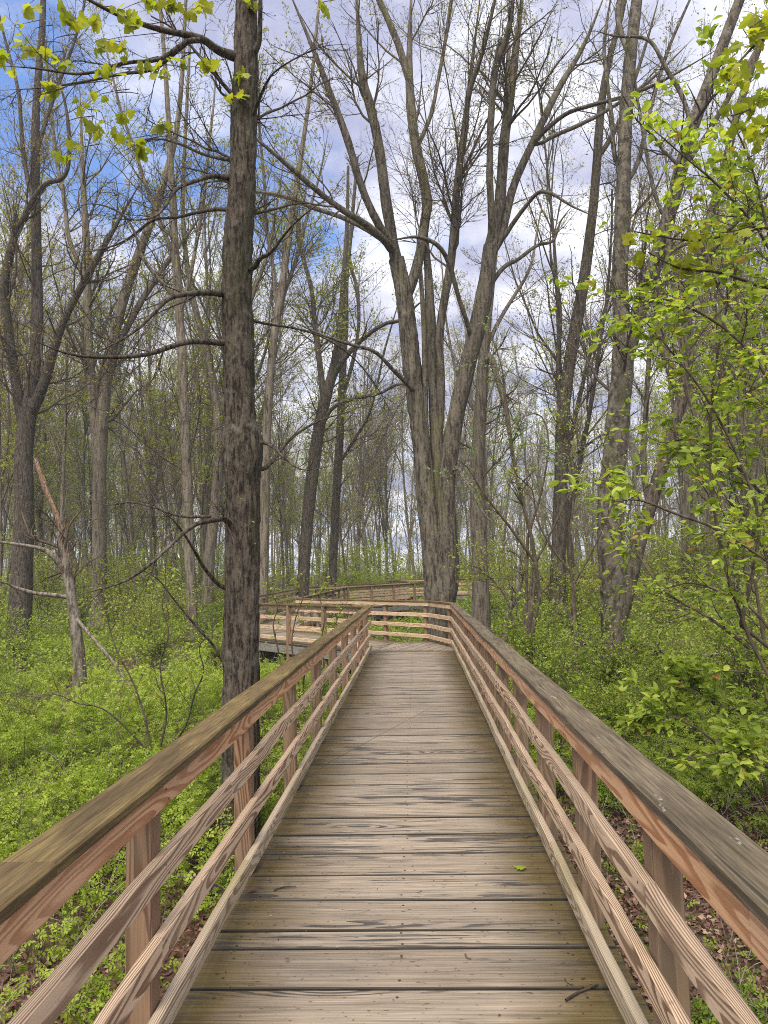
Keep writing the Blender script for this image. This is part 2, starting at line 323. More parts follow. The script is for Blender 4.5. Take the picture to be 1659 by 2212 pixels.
def board(mb, A, B, w, h, side=None, ch=0.005, nseg=None, mA=0.0, mB=0.0, wob=0.0, mat=0):
    """board from A to B (centre line of its TOP face): w across, h down; mA/mB shear the ends for a mitre"""
    A = np.asarray(A, float); B = np.asarray(B, float); L = np.linalg.norm(B - A); t = (B - A) / L
    s = np.cross(t, (0, 0, 1.0)); s /= np.linalg.norm(s); n = np.cross(s, t)
    nseg = nseg or max(1, int(L / 0.5)); c = ch
    prof = np.array([(-w/2 + c, 0), (w/2 - c, 0), (w/2, -c), (w/2, -h + c), (w/2 - c, -h), (-w/2 + c, -h), (-w/2, -h + c), (-w/2, -c)])
    us = np.linspace(0, L, nseg + 1); off = rng.uniform(-50, 50, 3); K = 8
    ph = rng.uniform(0, 6.28, 2)
    V = []; WC = []
    for i, u in enumerate(us):
        f = u / L
        du = prof[:, 0] * (mA * (1 - f) + mB * f)
        e_ = math.sin(math.pi * f) ** .5 if 0 < f < 1 else 0.0; w1 = 1.3 * wob * e_ * math.sin(u * 1.9 + ph[0]); w2 = 1.3 * wob * e_ * math.sin(u * 2.6 + ph[1])
        V.append(A + np.outer(u + du, t) + np.outer(prof[:, 0] + w1, s) + np.outer(prof[:, 1] + w2, n))
        WC.append(np.column_stack((u + du, prof[:, 0], prof[:, 1])) + off)
    V = np.concatenate(V); WC = np.concatenate(WC)
    F = [(i * K + k, (i + 1) * K + k, (i + 1) * K + (k + 1) % K, i * K + (k + 1) % K) for i in range(nseg) for k in range(K)]
    mb.add(V, np.array(F), mat, np.full(len(F), rng.random()), WC)
    e = np.arange(K); mb.add(np.concatenate((V[:K], V[-K:])), np.array([e, (e + K)[::-1]]), mat, None, np.concatenate((WC[:K], WC[-K:])))

def post(parent, x, y, ztop, ang, s=0.089):
    mb = MB(); gz = float(ground_z(x, y)) - 0.15
    c = 0.005; h = s / 2; ca, sa = math.cos(ang), math.sin(ang); off = rng.uniform(-50, 50, 3)
    prof = np.array([(-h + c, -h), (h - c, -h), (h, -h + c), (h, h - c), (h - c, h), (-h + c, h), (-h, h - c), (-h, -h + c)])
    P = np.column_stack((prof[:, 0] * ca - prof[:, 1] * sa + x, prof[:, 0] * sa + prof[:, 1] * ca + y))
    V = np.concatenate((np.column_stack((P, np.full(8, gz))), np.column_stack((P, np.full(8, ztop)))))
    WC = np.concatenate([np.column_stack((np.full(8, z), prof[:, 0], prof[:, 1])) + off for z in (gz, ztop)])
    F = [(k, (k + 1) % 8, 8 + (k + 1) % 8, 8 + k) for k in range(8)]
    mb.add(V, np.array(F), 0, None, WC); mb.add(V, np.array([np.arange(8, 16)]), 0, None, WC)
    return mb.build('post', M['post'], parent)

def clip(poly, n, d):
    """keep the part of a convex polygon with p.n <= d"""
    out_ = []
    for i in range(len(poly)):
        a, b = poly[i], poly[(i + 1) % len(poly)]
        da, db = a @ n - d, b @ n - d
        if da <= 0: out_.append(a)
        if (da < 0 < db) or (db < 0 < da): out_.append(a + (b - a) * da / (da - db))
    return out_

def deck(parent, poly, ang, pitch=0.289, z=0.0, zf=None, gap=0.014, th=0.05, start=None, nails=False):
    """planks across a convex polygon; ang = direction in which the planks run"""
    mb = MB(); poly = [np.array(p, float) for p in poly]
    d = np.array((math.cos(ang), math.sin(ang))); n = np.array((-d[1], d[0]))
    lo = min(p @ n for p in poly); hi = max(p @ n for p in poly); s = lo if start is None else start
    while s < hi:
        pw = pitch
        if rng.random() < 0.14: pw = pitch * 0.52
        def strip(ins):
            q = clip(clip(poly, n, s + pw - gap / 2 - ins), -n, -(s + gap / 2 + ins))
            return q
        top, bot = strip(0.004), strip(0.0)
        if len(bot) >= 3 and len(top) == len(bot):
            k = len(bot); off = rng.uniform(-50, 50, 3); off[2] = rng.uniform(-50, 50)
            us = [p @ d for p in bot]; u0_, u1_ = min(us), max(us)
            tilt = rng.normal(0, 0.0018); dz = rng.normal(0, 0.0012)
            def lift(q, zz_): return np.array([(p[0], p[1], zz_ + (zf(p) if zf else z) + dz + tilt * (p @ d - (u0_ + u1_) / 2)) for p in q])
            V = np.concatenate((lift(top, 0), lift(bot, -0.004), lift(bot, -th)))
            pp = top + bot + bot
            WC = np.array([(p @ d, p @ n - s, 0) for p in pp]) + off
            ED = np.array([((p @ d) - (u0_ + u1_) / 2) / max((u1_ - u0_) / 2, 1e-3) for p in pp])
            val = rng.random()
            mb.add(V, np.array([np.arange(k)]), 0, [val], WC, ED)
            Fq = [(a * k + (i + 1) % k, a * k + i, (a + 1) * k + i, (a + 1) * k + (i + 1) % k) for a in range(2) for i in range(k)]
            mb.add(V, np.array([f[::-1] for f in Fq]), 1, [val] * len(Fq), WC, ED)  # chamfers and sides carry the painted seam shade
            if nails and u1_ - u0_ > 1.2:
                for fx in (.11, .5, .89):
                    for fy in (.2, .8):
                        cq = d * (u0_ + (u1_ - u0_) * fx + rng.normal(0, .006)) + n * (s + pw * fy + rng.normal(0, .006)); zc = z + dz + tilt * (cq @ d - (u0_ + u1_) / 2) + .0012
                        mb.add([(cq[0] + .0065 * math.cos(a_), cq[1] + .0065 * math.sin(a_), zc) for a_ in np.arange(6) * math.pi / 3], np.array([np.arange(6)]), 1)
        s += pw
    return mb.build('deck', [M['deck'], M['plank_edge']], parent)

def railing(parent, pts, side, spacing, z0=0.0, capmat='cap_moss', first=None, seglen=4.3, z1=None, railmats=('rail_orange', 'rail', 'rail', 'rail_grey'), posts=True, nails=False):
    """pts: plan polyline of the walking-side face of the rails; side=+1 if the posts stand to the right of the direction"""
    pts = [np.array(p, float) for p in pts]; N = len(pts)
    z1 = z0 if z1 is None else z1
    tl = [pts[i + 1] - pts[i] for i in range(N - 1)]; ln = [np.linalg.norm(t) for t in tl]; td = [t / l for t, l in zip(tl, ln)]
    tot = sum(ln); cum = np.concatenate(([0], np.cumsum(ln)))
    nr = [np.array((t[1], -t[0])) * side for t in td]         # outward
    def mit(i):                                               # shear at vertex i, per unit of outward offset
        if i == 0 or i == N - 1: return 0.0
        a = math.atan2(td[i-1][0] * td[i][1] - td[i-1][1] * td[i][0], td[i-1] @ td[i]); return math.tan(a / 2)
    for i in range(N - 1):
        a, b = pts[i], pts[i + 1]; m0, m1 = mit(i), mit(i + 1)
        za, zb = z0 + (z1 - z0) * cum[i] / tot, z0 + (z1 - z0) * cum[i + 1] / tot
        def piece_row(w, h, o, zt, mat, name, cuts, ch):
            # board() measures across to the right of the run; a mitre shear at each polyline vertex
            for c0, c1 in zip(cuts[:-1], cuts[1:]):
                f0, f1 = c0 / ln[i], c1 / ln[i]
                oA = a + td[i] * (c0 + (0.0015 if c0 > 0 else 0)) + nr[i] * o; oB = a + td[i] * c1 + nr[i] * o
                shA = (m0 * -1) if c0 == 0 else 0.0; shB = m1 if c1 >= ln[i] - 1e-6 else 0.0
                A3 = np.array((*(oA + td[i] * (shA * o * side)), za + (zb - za) * f0 + zt)); B3 = np.array((*(oB + td[i] * (shB * o * side)), za + (zb - za) * f1 + zt))
                mb = MB(); board(mb, A3, B3, w, h, ch=ch, mA=shA, mB=shB, wob=0.0035)
                if nails and name == 'rail':
                    for s_ in np.arange(first, tot, spacing):
                        if cum[i] + c0 < s_ < cum[i] + c1:
                            for fz, ds in ((.28, -.018), (.72, .016)):
                                c_ = a + td[i] * (s_ - cum[i] + ds) + nr[i] * (o - w / 2 - .0015); zc = zt - h * fz + za
                                mb.add([(c_[0] + td[i][0] * .0045 * math.cos(q_), c_[1] + td[i][1] * .0045 * math.cos(q_), zc + .0045 * math.sin(q_)) for q_ in np.arange(6) * math.pi / 3], np.array([np.arange(6)]), 1)
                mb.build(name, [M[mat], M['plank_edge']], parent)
        def cuts_for(sl):
            c = [0.0]; 
            first_ = sl * rng.uniform(0.35, 1.0)
            x = first_
            while x < ln[i] - 0.8: c.append(x); x += sl
            c.append(ln[i]); return c
        piece_row(0.140, 0.038, 0.057, CAPZ, capmat, 'handrail', cuts_for(seglen), 0.007)
        for (zt, h), mm in zip(RAILS, railmats):
            piece_row(0.038, h, 0.019, zt, mm, 'rail', cuts_for(spacing * 2.0), 0.006)
    if posts:
        s = spacing * 0.5 if first is None else first
        while s < tot:
            i = min(int(np.searchsorted(cum, s, side='right') - 1), N - 2)
            p = pts[i] + td[i] * (s - cum[i]) + nr[i] * (0.038 + 0.0445 + 0.001)
            post(parent, p[0], p[1], z0 + (z1 - z0) * s / tot + CAPZ - 0.039, math.atan2(td[i][1], td[i][0]))
            s += spacing

def beam(parent, a, b, z, h=0.19, w=0.05):
    mb = MB(); board(mb, (*a, z), (*b, z), w, h); mb.build('edge_beam', M['beam'], parent)

# plan (metres): leg one runs away from the camera, leg two bears left, leg three away again, leg four right
LX = lambda y: -0.855 - 0.0052 * y
RX = lambda y: 0.640 + 0.0030 * y
o_cor, o_cor2, o_end = np.array((0.685, 15.0)), np.array((0.25, 16.45)), np.array((-3.5, 20.4))
i_cor = np.array((-0.93, 14.45)); i_end = np.array((-4.75, 18.6))
bw = empty('boardwalk', (0, 0, 0), 'straight near stretch of wooden boardwalk with plank deck and handrails on both sides', 'boardwalk')
deck(bw, [(LX(-1.5) - .13, -1.5), (RX(-1.5) + .13, -1.5), (RX(14.3) + .14, 14.3), (LX(14.3) - .13, 14.3)], 0.0, start=2.669 - 0.289 * 15, nails=True)
railing(bw, [(LX(-1.5), -1.5), tuple(i_cor)], -1, 1.44, capmat='cap_moss', first=2.46 + 1.5 - 1.44 * 2, nails=True)
railing(bw, [(RX(-1.5), -1.5), tuple(o_cor)], 1, 1.03, capmat='cap_grey', first=2.30 + 1.5 - 1.03 * 3, nails=True, railmats=('rail_orange', 'rail', 'rail', 'rail_grey'))
beam(bw, (LX(-1.5) - .1, -1.5), (LX(14.3) - .1, 14.3), -0.042); beam(bw, (RX(-1.5) + .1, -1.5), (RX(14.3) + .1, 14.3), -0.042)

b2 = empty('boardwalk', (0, 0, 0), 'short boardwalk stretch bearing left from the corner, with mitred corner planks', 'boardwalk')
d2 = (i_end - i_cor) / np.linalg.norm(i_end - i_cor); a2 = math.atan2(d2[1], d2[0])
nn = np.array((d2[1], -d2[0]))     # towards the outer rail
cA = np.array((LX(14.3) - .13, 14.306)); cB = np.array((RX(14.3) + .14, 14.306))
deck(b2, [cA, cB, o_cor + (.12, .0), o_cor2 + (.11, .11), i_cor + nn * 1.75 + d2 * 1.2, i_cor - nn * .12], a2 + math.pi / 2 + 0.45, pitch=0.21, gap=.008)
deck(b2, [i_cor - nn * .12 + d2 * .005, i_cor + nn * 1.75 + d2 * 1.205, o_end + nn * .12 + d2 * .1, i_end - nn * .12], a2 + math.pi / 2)
railing(b2, [tuple(o_cor), tuple(o_cor2), tuple(o_end)], 1, 1.42, capmat='cap_moss', first=0.25, railmats=('rail_tan', 'rail_tan', 'rail_tan', 'rail_tan'))
railing(b2, [tuple(i_cor), tuple(i_end)], -1, 1.42, capmat='cap_moss', first=0.12, railmats=('rail_tan',) * 4)
beam(b2, i_cor - nn * .10 + d2 * .1, i_end - nn * .10, -0.042)

b3 = empty('boardwalk', (0, 0, 0), 'boardwalk stretch running away behind the corner rail, lined by close dark posts', 'boardwalk')
r3a, r3b = np.array((-3.5, 20.4)), np.array((-3.05, 30.0)); l3a, l3b = np.array((-5.2, 19.4)), np.array((-4.9, 31.2))
deck(b3, [l3a + (-.15, -.6), i_end + d2 * .1 - nn * .1, r3a + (.1, .15), r3b + (.12, 0), l3b + (-.13, 0)], 0.02, zf=lambda p: max(0.0, (p[1] - 20.5) * 0.0125) + 0.004)
railing(b3, [tuple(r3a + (0, .12)), tuple(r3b)], 1, 1.42, z0=0.0, z1=0.12, first=0.5, railmats=('rail_tan',) * 4)
railing(b3, [tuple(l3a), tuple(l3b)], -1, 1.42, z0=0.0, z1=0.13, railmats=('rail_tan',) * 4)
b4 = empty('boardwalk', (0, 0, 0), 'distant boardwalk stretch slanting right towards the big forked trunk', 'boardwalk')
r4b, l4b = np.array((1.6, 35.3)), np.array((-0.4, 36.6))
deck(b4, [l3b + (-.13, .005), r3b + (.12, .005), r4b + (.0, -.1), l4b + (0, .2)], math.atan2(-4.3, 4.6) + math.pi, zf=lambda p: 0.124)
railing(b4, [tuple(r3b + (0.03, .0)), tuple(r4b)], 1, 1.42, z0=0.12, z1=0.2, first=0.1, railmats=('rail_tan',) * 4)
railing(b4, [tuple(l3b + (.03, .0)), tuple(l4b)], -1, 1.42, z0=0.13, z1=0.2, railmats=('rail_tan',) * 4)
beam(b4, r3b + (.1, -.1), r4b + (.1, -.1), 0.07)
b5 = empty('boardwalk', (0, 0, 0), 'farthest boardwalk stretch crossing behind the trunks to the right', 'boardwalk')
f5a, f5b, f5c, f5d = np.array((-1.6, 41.0)), np.array((-1.0, 44.0)), np.array((14.0, 41.0)), np.array((13.6, 39.2))
deck(b5, [(1.75, 35.5), (1.9, 40.6), (13.6, 39.2), (14.0, 41.0), (-1.0, 44.0), (-1.7, 40.9), (-0.3, 36.9)][1:6], 1.4, zf=lambda p: 0.26)
railing(b5, [tuple(l4b + (0.03, .1)), tuple(f5a), tuple(f5b), tuple(f5c)], -1, 1.5, z0=0.22, z1=0.3, railmats=('rail_tan',) * 4)
railing(b5, [(2.2, 40.7), tuple(f5d)], 1, 1.5, z0=0.26, z1=0.28, railmats=('rail_tan', 'rail', 'rail_tan', 'rail'))
beam(b5, (2.0, 40.55), (13.6, 39.1), 0.20)

# ---------------------------------------------------------------- ground
def make_ground():
    xs = np.concatenate((-np.geomspace(400, 30, 22)[:-1], np.linspace(-30, 30, 161), np.geomspace(30, 400, 22)[1:]))
    ys = np.concatenate((-np.geomspace(120, 6, 10)[:-1], np.linspace(-6, 46, 140), np.geomspace(46, 700, 30)[1:]))
    X, Y = np.meshgrid(xs, ys); Z = ground_z(X, Y)
    nx, ny = len(xs), len(ys); i, j = np.meshgrid(np.arange(nx - 1), np.arange(ny - 1))
    a = (j * nx + i).ravel(); mb = MB()
    mb.add(np.column_stack((X.ravel(), Y.ravel(), Z.ravel())), np.column_stack((a, a + 1, a + 1 + nx, a + nx)))
    return tag(mb.build('ground', M['ground'], smooth=True), 'brown leaf-littered forest floor under the boardwalk and trees', 'ground', kind='structure')
make_ground()

# ---------------------------------------------------------------- branches and leaves
def resample(pts, n):
    """Catmull-Rom through rows of pts (any number of columns)"""
    p = np.asarray(pts, float); p = np.vstack((2 * p[0] - p[1], p, 2 * p[-1] - p[-2]))
    m = len(p) - 3; u = np.linspace(0, m - 1e-6, n); i = u.astype(int); t = (u - i)[:, None]
    a, b, c, d = p[i], p[i + 1], p[i + 2], p[i + 3]
    return 0.5 * (2 * b + (c - a) * t + (2 * a - 5 * b + 4 * c - d) * t ** 2 + (3 * b - a - 3 * c + d) * t ** 3)

def tube(mb, P, Rr, sides, mat=0, rough=0.0, rg=None, ridge=0.0, rs=0.045):
    """P (N,p,3) centre lines, Rr (N,p) radii"""
    P = np.asarray(P, float); Rr = np.asarray(Rr, float); N, p, _ = P.shape
    if N == 0: return
    T = np.gradient(P, axis=1); T /= np.linalg.norm(T, axis=2, keepdims=True) + 1e-9
    md = P[:, -1] - P[:, 0]; ref = np.where((np.abs(md[:, 2:3]) > 0.7 * np.linalg.norm(md, axis=1, keepdims=True)), np.array([[1.0, 0.13, 0]]), np.array([[0.0, 0.1, 1.0]]))
    A = np.cross(T, ref[:, None, :]); A /= np.linalg.norm(A, axis=2, keepdims=True) + 1e-9; B = np.cross(T, A)
    th = np.arange(sides) * 2 * math.pi / sides; ct, st = np.cos(th), np.sin(th)
    rad = np.repeat(Rr[:, :, None], sides, 2)
    if rough > 0:
        g = (rg or rng).normal(0, 1, rad.shape); g = (g + np.roll(g, 1, 2) + np.roll(g, 1, 1)) / 1.7
        rad = rad * (1 + rough * g)
    if ridge > 0:                                             # furrowed bark: long ridges that break up along the stem
        arc = np.concatenate((np.zeros((N, 1)), np.cumsum(np.linalg.norm(np.diff(P, axis=1), axis=2), 1)), 1)
        a_ = th[None, None, :] * Rr.max(1)[:, None, None] + 0 * rad; z_ = arc[:, :, None] + 0 * rad
        rn = 1 - 2 * np.abs(vnoise(a_, z_ * .22, rs, 71)) + .6 * vnoise(a_, z_ * .35, rs * .45, 72)
        lump = vnoise(a_, z_, rs * 6, 73)
        rad = rad * (1 + .06 * lump) + ridge * rn * np.clip(rad / .12, .15, 1.0)
    V = P[:, :, None, :] + rad[..., None] * (A[:, :, None, :] * ct[None, None, :, None] + B[:, :, None, :] * st[None, None, :, None])
    k = np.arange(sides); k2 = (k + 1) % sides; s_ = np.arange(p - 1)
    f = np.stack((s_[:, None] * sides + k, s_[:, None] * sides + k2, (s_[:, None] + 1) * sides + k2, (s_[:, None] + 1) * sides + k), -1).reshape(-1, 4)
    F = (f[None] + (np.arange(N) * p * sides)[:, None, None]).reshape(-1, 4)
    mb.add(V.reshape(-1, 3), F, mat)

def spawn(P, Rr, n, t0, t1, amin, amax, lmin, lmax, rr, k, upw=0.0, wob=0.15, rg=None, rmin=0.002, rel=True, taper=0.3, tpow=1.0):
    rg = rg or rng; P = np.asarray(P, float); N, p, _ = P.shape
    ln = np.linalg.norm(np.diff(P, axis=1), axis=2).sum(1); idx = rg.choice(N, n, p=ln / ln.sum())
    t = t0 + (t1 - t0) * rg.random(n) ** tpow; f = t * (p - 1) * 0.9999; i = f.astype(int); fr = (f - i)[:, None]
    pos = P[idx, i] * (1 - fr) + P[idx, i + 1] * fr; tan = P[idx, i + 1] - P[idx, i]; tan /= np.linalg.norm(tan, axis=1, keepdims=True) + 1e-9
    rad = Rr[idx, i] * (1 - fr[:, 0]) + Rr[idx, i + 1] * fr[:, 0]
    v = rg.normal(0, 1, (n, 3)); v -= (v * tan).sum(1, keepdims=True) * tan; v /= np.linalg.norm(v, axis=1, keepdims=True) + 1e-9
    a = rg.uniform(amin, amax, n)[:, None]; d = np.cos(a) * tan + np.sin(a) * v
    L = rg.uniform(lmin, lmax, n) * ((ln[idx] * (1 - 0.55 * t)) if rel else 1.0)
    rs = np.clip(np.minimum(rad * rr * rg.uniform(0.7, 1.15, n), rad * 0.9), rmin, None)
    Q = np.empty((n, k, 3)); Q[:, 0] = pos; st = (L / (k - 1))[:, None]
    for j in range(1, k):
        d = d + wob * rg.normal(0, 1, (n, 3)) + np.array([0, 0, upw]); d /= np.linalg.norm(d, axis=1, keepdims=True)
        Q[:, j] = Q[:, j - 1] + d * st
    RR = rs[:, None] * np.linspace(1, taper, k)[None]
    return Q, RR

def ends(P, n, t0=0.5, rg=None):
    rg = rg or rng; N, p, _ = P.shape; idx = rg.integers(0, N, n); f = rg.uniform(t0, 1, n) * (p - 1) * 0.9999; i = f.astype(int); fr = (f - i)[:, None]
    return P[idx, i] * (1 - fr) + P[idx, i + 1] * fr, P[idx, i + 1] - P[idx, i]

QUAD = (np.array([(0, 0, 0), (0.28, 0.5, 0.06), (0, 1, 0), (-0.28, 0.5, 0.06)]), np.array([(0, 1, 2, 3)]))
WIDE = (np.array([(0, 0, 0), (0.36, 0.5, 0.07), (0, 1, -.03), (-0.36, 0.5, 0.07)]), np.array([(0, 1, 2, 3)]))
def _sprig():
    V, F = [], []
    for (bx, by, a, s) in [(0, .12, 1.15, .42), (0, .12, -1.15, .42), (0, .42, .95, .42), (0, .42, -.95, .42), (0, .58, 0, .48)]:
        c_, s_ = math.cos(a), math.sin(a); k = len(V)
        for x, y, z in ((0, 0, 0), (.30, .5, .10), (0, 1, -.05), (-.30, .5, .10)):
            x, y, z = x * s, y * s, z * s; V.append((bx + x * c_ + y * s_, by - x * s_ + y * c_, z - .10 * abs(a) * y))
        F.append((k, k + 1, k + 2, k + 3))
    return np.array(V), np.array(F)
SPRIG = _sprig()
BROAD = (np.array([(0, 0, 0), (-.25, .32, .06), (0, .36, 0), (.25, .32, .06), (-.22, .66, .03), (0, .70, -.04), (.22, .66, .03), (0, 1.0, -.14)]),
         np.array([(0, 2, 1), (0, 3, 2), (1, 2, 5), (1, 5, 4), (2, 3, 6), (2, 6, 5), (4, 5, 7), (5, 6, 7)]))
def _maple():
    pts = [(0, 0), (.22, -.06), (.46, .12), (.33, .26), (.60, .50), (.36, .50), (.26, .58), (.30, .72), (0, 1.05)]
    pts = pts + [(-x, y) for x, y in pts[1:-1]][::-1]
    v = [(0, .38, 0)] + [(x, y, -.22 * (abs(x) ** 1.4) - .10 * max(0, y - .4)) for x, y in pts]
    n = len(pts); return np.array(v, float), np.array([(0, 1 + i, 1 + (i + 1) % n) for i in range(n)])
MAPLE = _maple()

def leaves(mb, pos, size, tmpl=QUAD, dirs=None, flat=0.5, mat=0, rg=None, val=None, droop=0.0):
    """leaves at pos; flat=1 lays them level, 0 turns them anyhow; dirs = preferred tip direction"""
    rg = rg or rng; n = len(pos)
    if n == 0: return
    y = rg.normal(0, 1, (n, 3))
    if dirs is not None: y = y * 0.8 + dirs / (np.linalg.norm(dirs, axis=1, keepdims=True) + 1e-9) * 1.2
    y[:, 2] = y[:, 2] * (1 - flat) - droop; y /= np.linalg.norm(y, axis=1, keepdims=True) + 1e-9
    z = rg.normal(0, 1, (n, 3)) * (1 - flat) + np.array([0, 0, 1.0]) * (0.25 + flat); z -= (z * y).sum(1, keepdims=True) * y; z /= np.linalg.norm(z, axis=1, keepdims=True) + 1e-9
    x = np.cross(y, z); sz = (size * rg.uniform(0.65, 1.25, n))[:, None, None]
    tv, tf = tmpl
    V = pos[:, None, :] + sz * (tv[None, :, 0:1] * x[:, None, :] + tv[None, :, 1:2] * y[:, None, :] + tv[None, :, 2:3] * z[:, None, :])
    F = (tf[None] + (np.arange(n) * len(tv))[:, None, None]).reshape(-1, tf.shape[1])
    v = rg.random(n) if val is None else val
    mb.add(V.reshape(-1, 3), F, mat, np.repeat(v, len(tf)))

def px_line(pts, Y0, Y1=None, n=14):
    """pixel polyline (x, y, radius px) at depth Y0..Y1 -> (n,3) points and (n,) radii in metres"""
    Y1 = Y0 if Y1 is None else Y1; m = len(pts); q = []
    for i, (x, y, r) in enumerate(pts):
        Yd = Y0 + (Y1 - Y0) * i / (m - 1); q.append((*at(x, y, Yd), r / FPX * Yd))
    q = resample(q, n); return q[:, :3], np.abs(q[:, 3])

def hero(name, label, cat, Y, trunk, limbs, bark, twig='twig', group=None, n2=60, n3=300, n4=900, buds=1500, budsize=0.05, budmat='bud', sides=20, base=True,
         flare=1.5, up2=0.06, l2=(0.15, 0.45), seed=1, trunk_t0=0.35, rough=0.025, tmpl=QUAD, trunk2=0.25, rtw=0.003, ntr=40, Ytop=None, ridge=0.0, rs=0.045, limbr=1.0, limb_t0=.12, nospawn=()):
    rg = np.random.default_rng(seed)
    P, Rr = px_line(trunk, Y, Ytop, ntr)
    if base:
        b = P[0].copy(); g = float(ground_z(b[0], b[1]))
        if b[2] > g:
            k = 7; zs = np.linspace(g - 0.15, b[2], k, endpoint=False); sl = (P[4] - P[0]) / (P[4][2] - P[0][2])
            ext = np.array([P[0] + sl * (z_ - P[0][2]) * 0.6 for z_ in zs]); fl = 1 + (flare - 1) * np.linspace(1, 0, k, endpoint=False) ** 2
            P = np.vstack((ext, P)); Rr = np.concatenate((Rr[0] * fl, Rr))
    loc = np.array((P[0][0], P[0][1], float(ground_z(P[0][0], P[0][1])))) if base else P[0]
    root = empty(name, loc, label, cat, group)
    mb = MB(); tube(mb, P[None], Rr[None], sides, 0, rough, rg, ridge, rs)
    LP, LR = [], []
    pool = P.copy()
    for pts, dY in limbs:                                     # a limb starts from the nearest stem on its sight line
        a0 = at(pts[0][0], pts[0][1], Y) - CAM; a0 /= np.linalg.norm(a0); w_ = pool - CAM
        ds = np.linalg.norm(w_ - (w_ @ a0)[:, None] * a0, axis=1); k_ = int(np.argmin(ds)); y0_ = pool[k_][1] if ds[k_] < .6 else Y
        q, r = px_line(pts, y0_, y0_ + dY, 14)
        if ds[k_] < .6: q[0] = pool[k_] * .7 + q[0] * .3
        r = r * np.linspace(1, limbr, 14); r[-4:] *= (.95, .8, .55, .2) if pts[-1][2] < 7.5 else 1.0; pool = np.concatenate((pool, resample(q, 40))); LP.append(q); LR.append(r)
    if LP: tube(mb, np.array([resample(p, 30) for p in LP]), np.array([resample(r[:, None], 30)[:, 0] for r in LR]), max(7, min(18, sides // 2)), 0, min(rough, .03), rg, ridge * .5, rs)
    mb.build('trunk', [bark], root, True, loc)
    k0 = int(len(P) * trunk_t0); T2 = resample(np.column_stack((P[k0:], Rr[k0:])), 14)
    par, parR = [T2[None, :, :3]] * (1 if trunk2 > 0 else 0), [T2[None, :, 3]] * (1 if trunk2 > 0 else 0)
    B, BR = [], []
    if trunk2 > 0:
        b1 = spawn(par[0], parR[0], max(3, int(n2 * trunk2)), 0.0, 0.98, 0.6, 1.25, l2[0] * .45, l2[1] * .6, 0.16, 8, up2, 0.14, rg, rtw * 2); B.append(b1[0]); BR.append(b1[1])
    if LP:
        sl = [i for i in range(len(LP)) if i not in nospawn]; b1 = spawn(np.array(LP)[sl], np.array(LR)[sl], max(3, int(n2 * (1 - trunk2))), limb_t0, 1.0, 0.35, 1.0, l2[0], l2[1], 0.33, 8, up2, 0.13, rg, rtw * 2); B.append(b1[0]); BR.append(b1[1])
    B, BR = np.concatenate(B), np.concatenate(BR)
    cb = MB(); tube(cb, B, BR, 5, 0)
    D, DR = spawn(B, BR, n3, 0.1, 1.0, 0.4, 1.1, 0.25, 0.6, 0.55, 5, up2, 0.16, rg, rtw * 1.3); tube(cb, D, DR, 4, 0)
    E_, ER = spawn(D, DR, n4, 0.1, 1.0, 0.4, 1.1, 0.3, 0.7, 0.65, 4, up2, 0.18, rg, rtw); tube(cb, E_, ER, 3, 0)
    if buds:
        pos, dr = ends(E_, buds, 0.3, rg); leaves(cb, pos, budsize, tmpl, dr, 0.3, 1, rg)
    cb.build('crown', [M[twig], M[budmat]], root, True, loc)
    return root, P, Rr

# ---------------------------------------------------------------- the trees one can tell apart
BN, BG, BD, BF, BS = M['bark_near'], M['bark_grey'], M['bark_dark'], M['bark_far'], M['bark_smooth']

